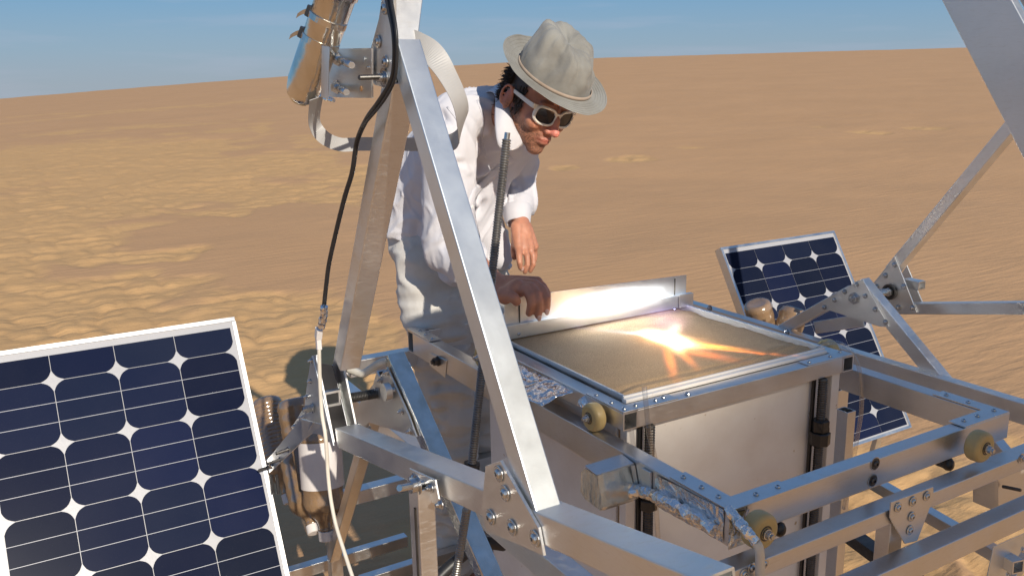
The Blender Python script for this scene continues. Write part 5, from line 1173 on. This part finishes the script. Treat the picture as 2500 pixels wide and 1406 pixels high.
# ================================================================== FOCUSED SUNLIGHT of the lens (added spot lamp standing in for it, streaks drawn as a beam pattern)
ld = bpy.data.lights.new('lens_focus_standin', 'SPOT'); lo_ = bpy.data.objects.new('lens_focus_standin', ld); COL.objects.link(lo_)
D = 1.36; LP = FOC + SUN * D; zl = SUN.copy(); xl = X_; yl = zl.cross(xl).normalized(); xl = yl.cross(zl).normalized()
lo_.matrix_world = Matrix.Translation(LP) @ Matrix((xl, yl, zl)).transposed().to_4x4()
ld.spot_size = math.radians(44); ld.spot_blend = 0.1; ld.shadow_soft_size = 0.004; ld.energy = 10.0
ld.use_nodes = True; nt = ld.node_tree; nt.nodes.clear(); LK = nt.links
def val(x):
    n = N(nt, 'ShaderNodeValue'); n.outputs[0].default_value = x; return n.outputs[0]
def mth(op, *a):
    n = N(nt, 'ShaderNodeMath', operation=op)
    for i, x in enumerate(a):
        if isinstance(x, (int, float)): n.inputs[i].default_value = x
        else: LK.new(x, n.inputs[i])
    return n.outputs[0]
tcn = N(nt, 'ShaderNodeTexCoord'); sp_ = N(nt, 'ShaderNodeSeparateXYZ'); LK.new(tcn.outputs['Normal'], sp_.inputs[0])
az_ = mth('ABSOLUTE', sp_.outputs[2]); A_ = mth('DIVIDE', sp_.outputs[0], az_); B_ = mth('DIVIDE', sp_.outputs[1], az_)
# sand plane coordinates: dy = D*B/(sz - cz*B), dx = A*(D + cz*dy)
szz, czz = abs(yl.y), SUN.z / 1.0
sy, cy_ = abs(yl.y), -SUN.y      # component of world Y along yl and along the beam
dy = mth('DIVIDE', mth('MULTIPLY', B_, D), mth('SUBTRACT', sy * (1 if yl.y > 0 else -1), mth('MULTIPLY', B_, cy_)))
dx = mth('MULTIPLY', A_, mth('ADD', D, mth('MULTIPLY', dy, cy_)))
def gauss(cx, cy, wx, wy, ang=0.0):
    ca_, sa_ = math.cos(ang), math.sin(ang); x = mth('SUBTRACT', dx, cx); y = mth('SUBTRACT', dy, cy)
    u = mth('DIVIDE', mth('ADD', mth('MULTIPLY', x, ca_), mth('MULTIPLY', y, sa_)), wx); v = mth('DIVIDE', mth('SUBTRACT', mth('MULTIPLY', y, ca_), mth('MULTIPLY', x, sa_)), wy)
    return mth('EXPONENT', mth('MULTIPLY', -1.0, mth('ADD', mth('MULTIPLY', u, u), mth('MULTIPLY', v, v))))
def rel_(px, py): q = at(px, py, Z=FOC.z); return q.x - FOC.x, q.y - FOC.y
terms = []
def g_at(px0, py0, px1, py1, w, amp, col):
    (x0, y0), (x1, y1) = rel_(px0, py0), rel_(px1, py1); L = math.hypot(x1 - x0, y1 - y0) / 2
    terms.append((gauss((x0 + x1) / 2, (y0 + y1) / 2, L, w, math.atan2(y1 - y0, x1 - x0)), amp, col))
GOBO = [(1590, 812, 1672, 836, .024, 90, (1, .97, .92)), (1575, 822, 1725, 840, .034, 9, (1, .60, .22)), (1652, 822, 1666, 850, .013, 40, (1, .88, .66)), (1600, 826, 1560, 812, .010, 40, (.9, .92, 1)), (1636, 822, 1648, 792, .014, 10, (.85, .82, 1)),
        (1640, 838, 1860, 856, .0050, 11.0, (1, .30, .05)), (1650, 832, 1800, 846, .010, 14.0, (1, .45, .08)), (1650, 846, 1780, 868, .018, 5.0, (1, .24, .05)),
        (1635, 840, 1664, 900, .009, 7.0, (1, .30, .07)), (1660, 845, 1712, 884, .009, 5.0, (1, .30, .07)), (1590, 800, 1690, 850, .080, 1.1, (1, .70, .45)),
        (1600, 816, 1400, 802, .008, 5.0, (.35, .42, 1)), (1610, 818, 1500, 812, .010, 9.0, (.6, .7, 1)), (1625, 810, 1610, 760, .040, 4.5, (.42, .30, 1)), (1640, 805, 1670, 768, .020, 1.2, (.9, .6, 1)),
        (1560, 830, 1720, 840, .10, .9, (1, .75, .6)), (1400, 850, 1860, 870, .42, 1.15, (1, .86, .68))]  # last entry: broad warm fill added over the whole bed
for g in GOBO: g_at(*g)
# added patches of the stand-in beam that brighten the upright blade
qb = at(1475, 738, Y=YB); sh = (qb.z - FOC.z) / SUN.z; vx, vy = qb.x - SUN.x * sh - FOC.x, qb.y - SUN.y * sh - FOC.y
terms.append((gauss(vx, vy + 0.022, 0.115, 0.052), 110, (1, .97, .92))); terms.append((gauss(vx + 0.06, vy, 0.20, 0.05), 3.0, (1, .93, .86)))
qb = at(1560, 775, Y=YB); sh = (qb.z - FOC.z) / SUN.z; vx, vy = qb.x - SUN.x * sh - FOC.x, qb.y - SUN.y * sh - FOC.y
terms.append((gauss(vx, vy, 0.14, 0.018), 3.0, (.55, .5, 1)))
acc = None
for g, amp, colr in terms:
    vm = N(nt, 'ShaderNodeVectorMath', operation='SCALE'); vm.inputs[0].default_value = tuple(c * amp for c in colr); LK.new(g, vm.inputs['Scale'])
    if acc is None: acc = vm.outputs[0]
    else:
        ad = N(nt, 'ShaderNodeVectorMath', operation='ADD'); LK.new(acc, ad.inputs[0]); LK.new(vm.outputs[0], ad.inputs[1]); acc = ad.outputs[0]
em = N(nt, 'ShaderNodeEmission'); LK.new(acc, em.inputs['Color']); em.inputs['Strength'].default_value = 1.0
ou = N(nt, 'ShaderNodeOutputLight'); LK.new(em.outputs[0], ou.inputs['Surface'])
ld.energy = 14.0 * 4
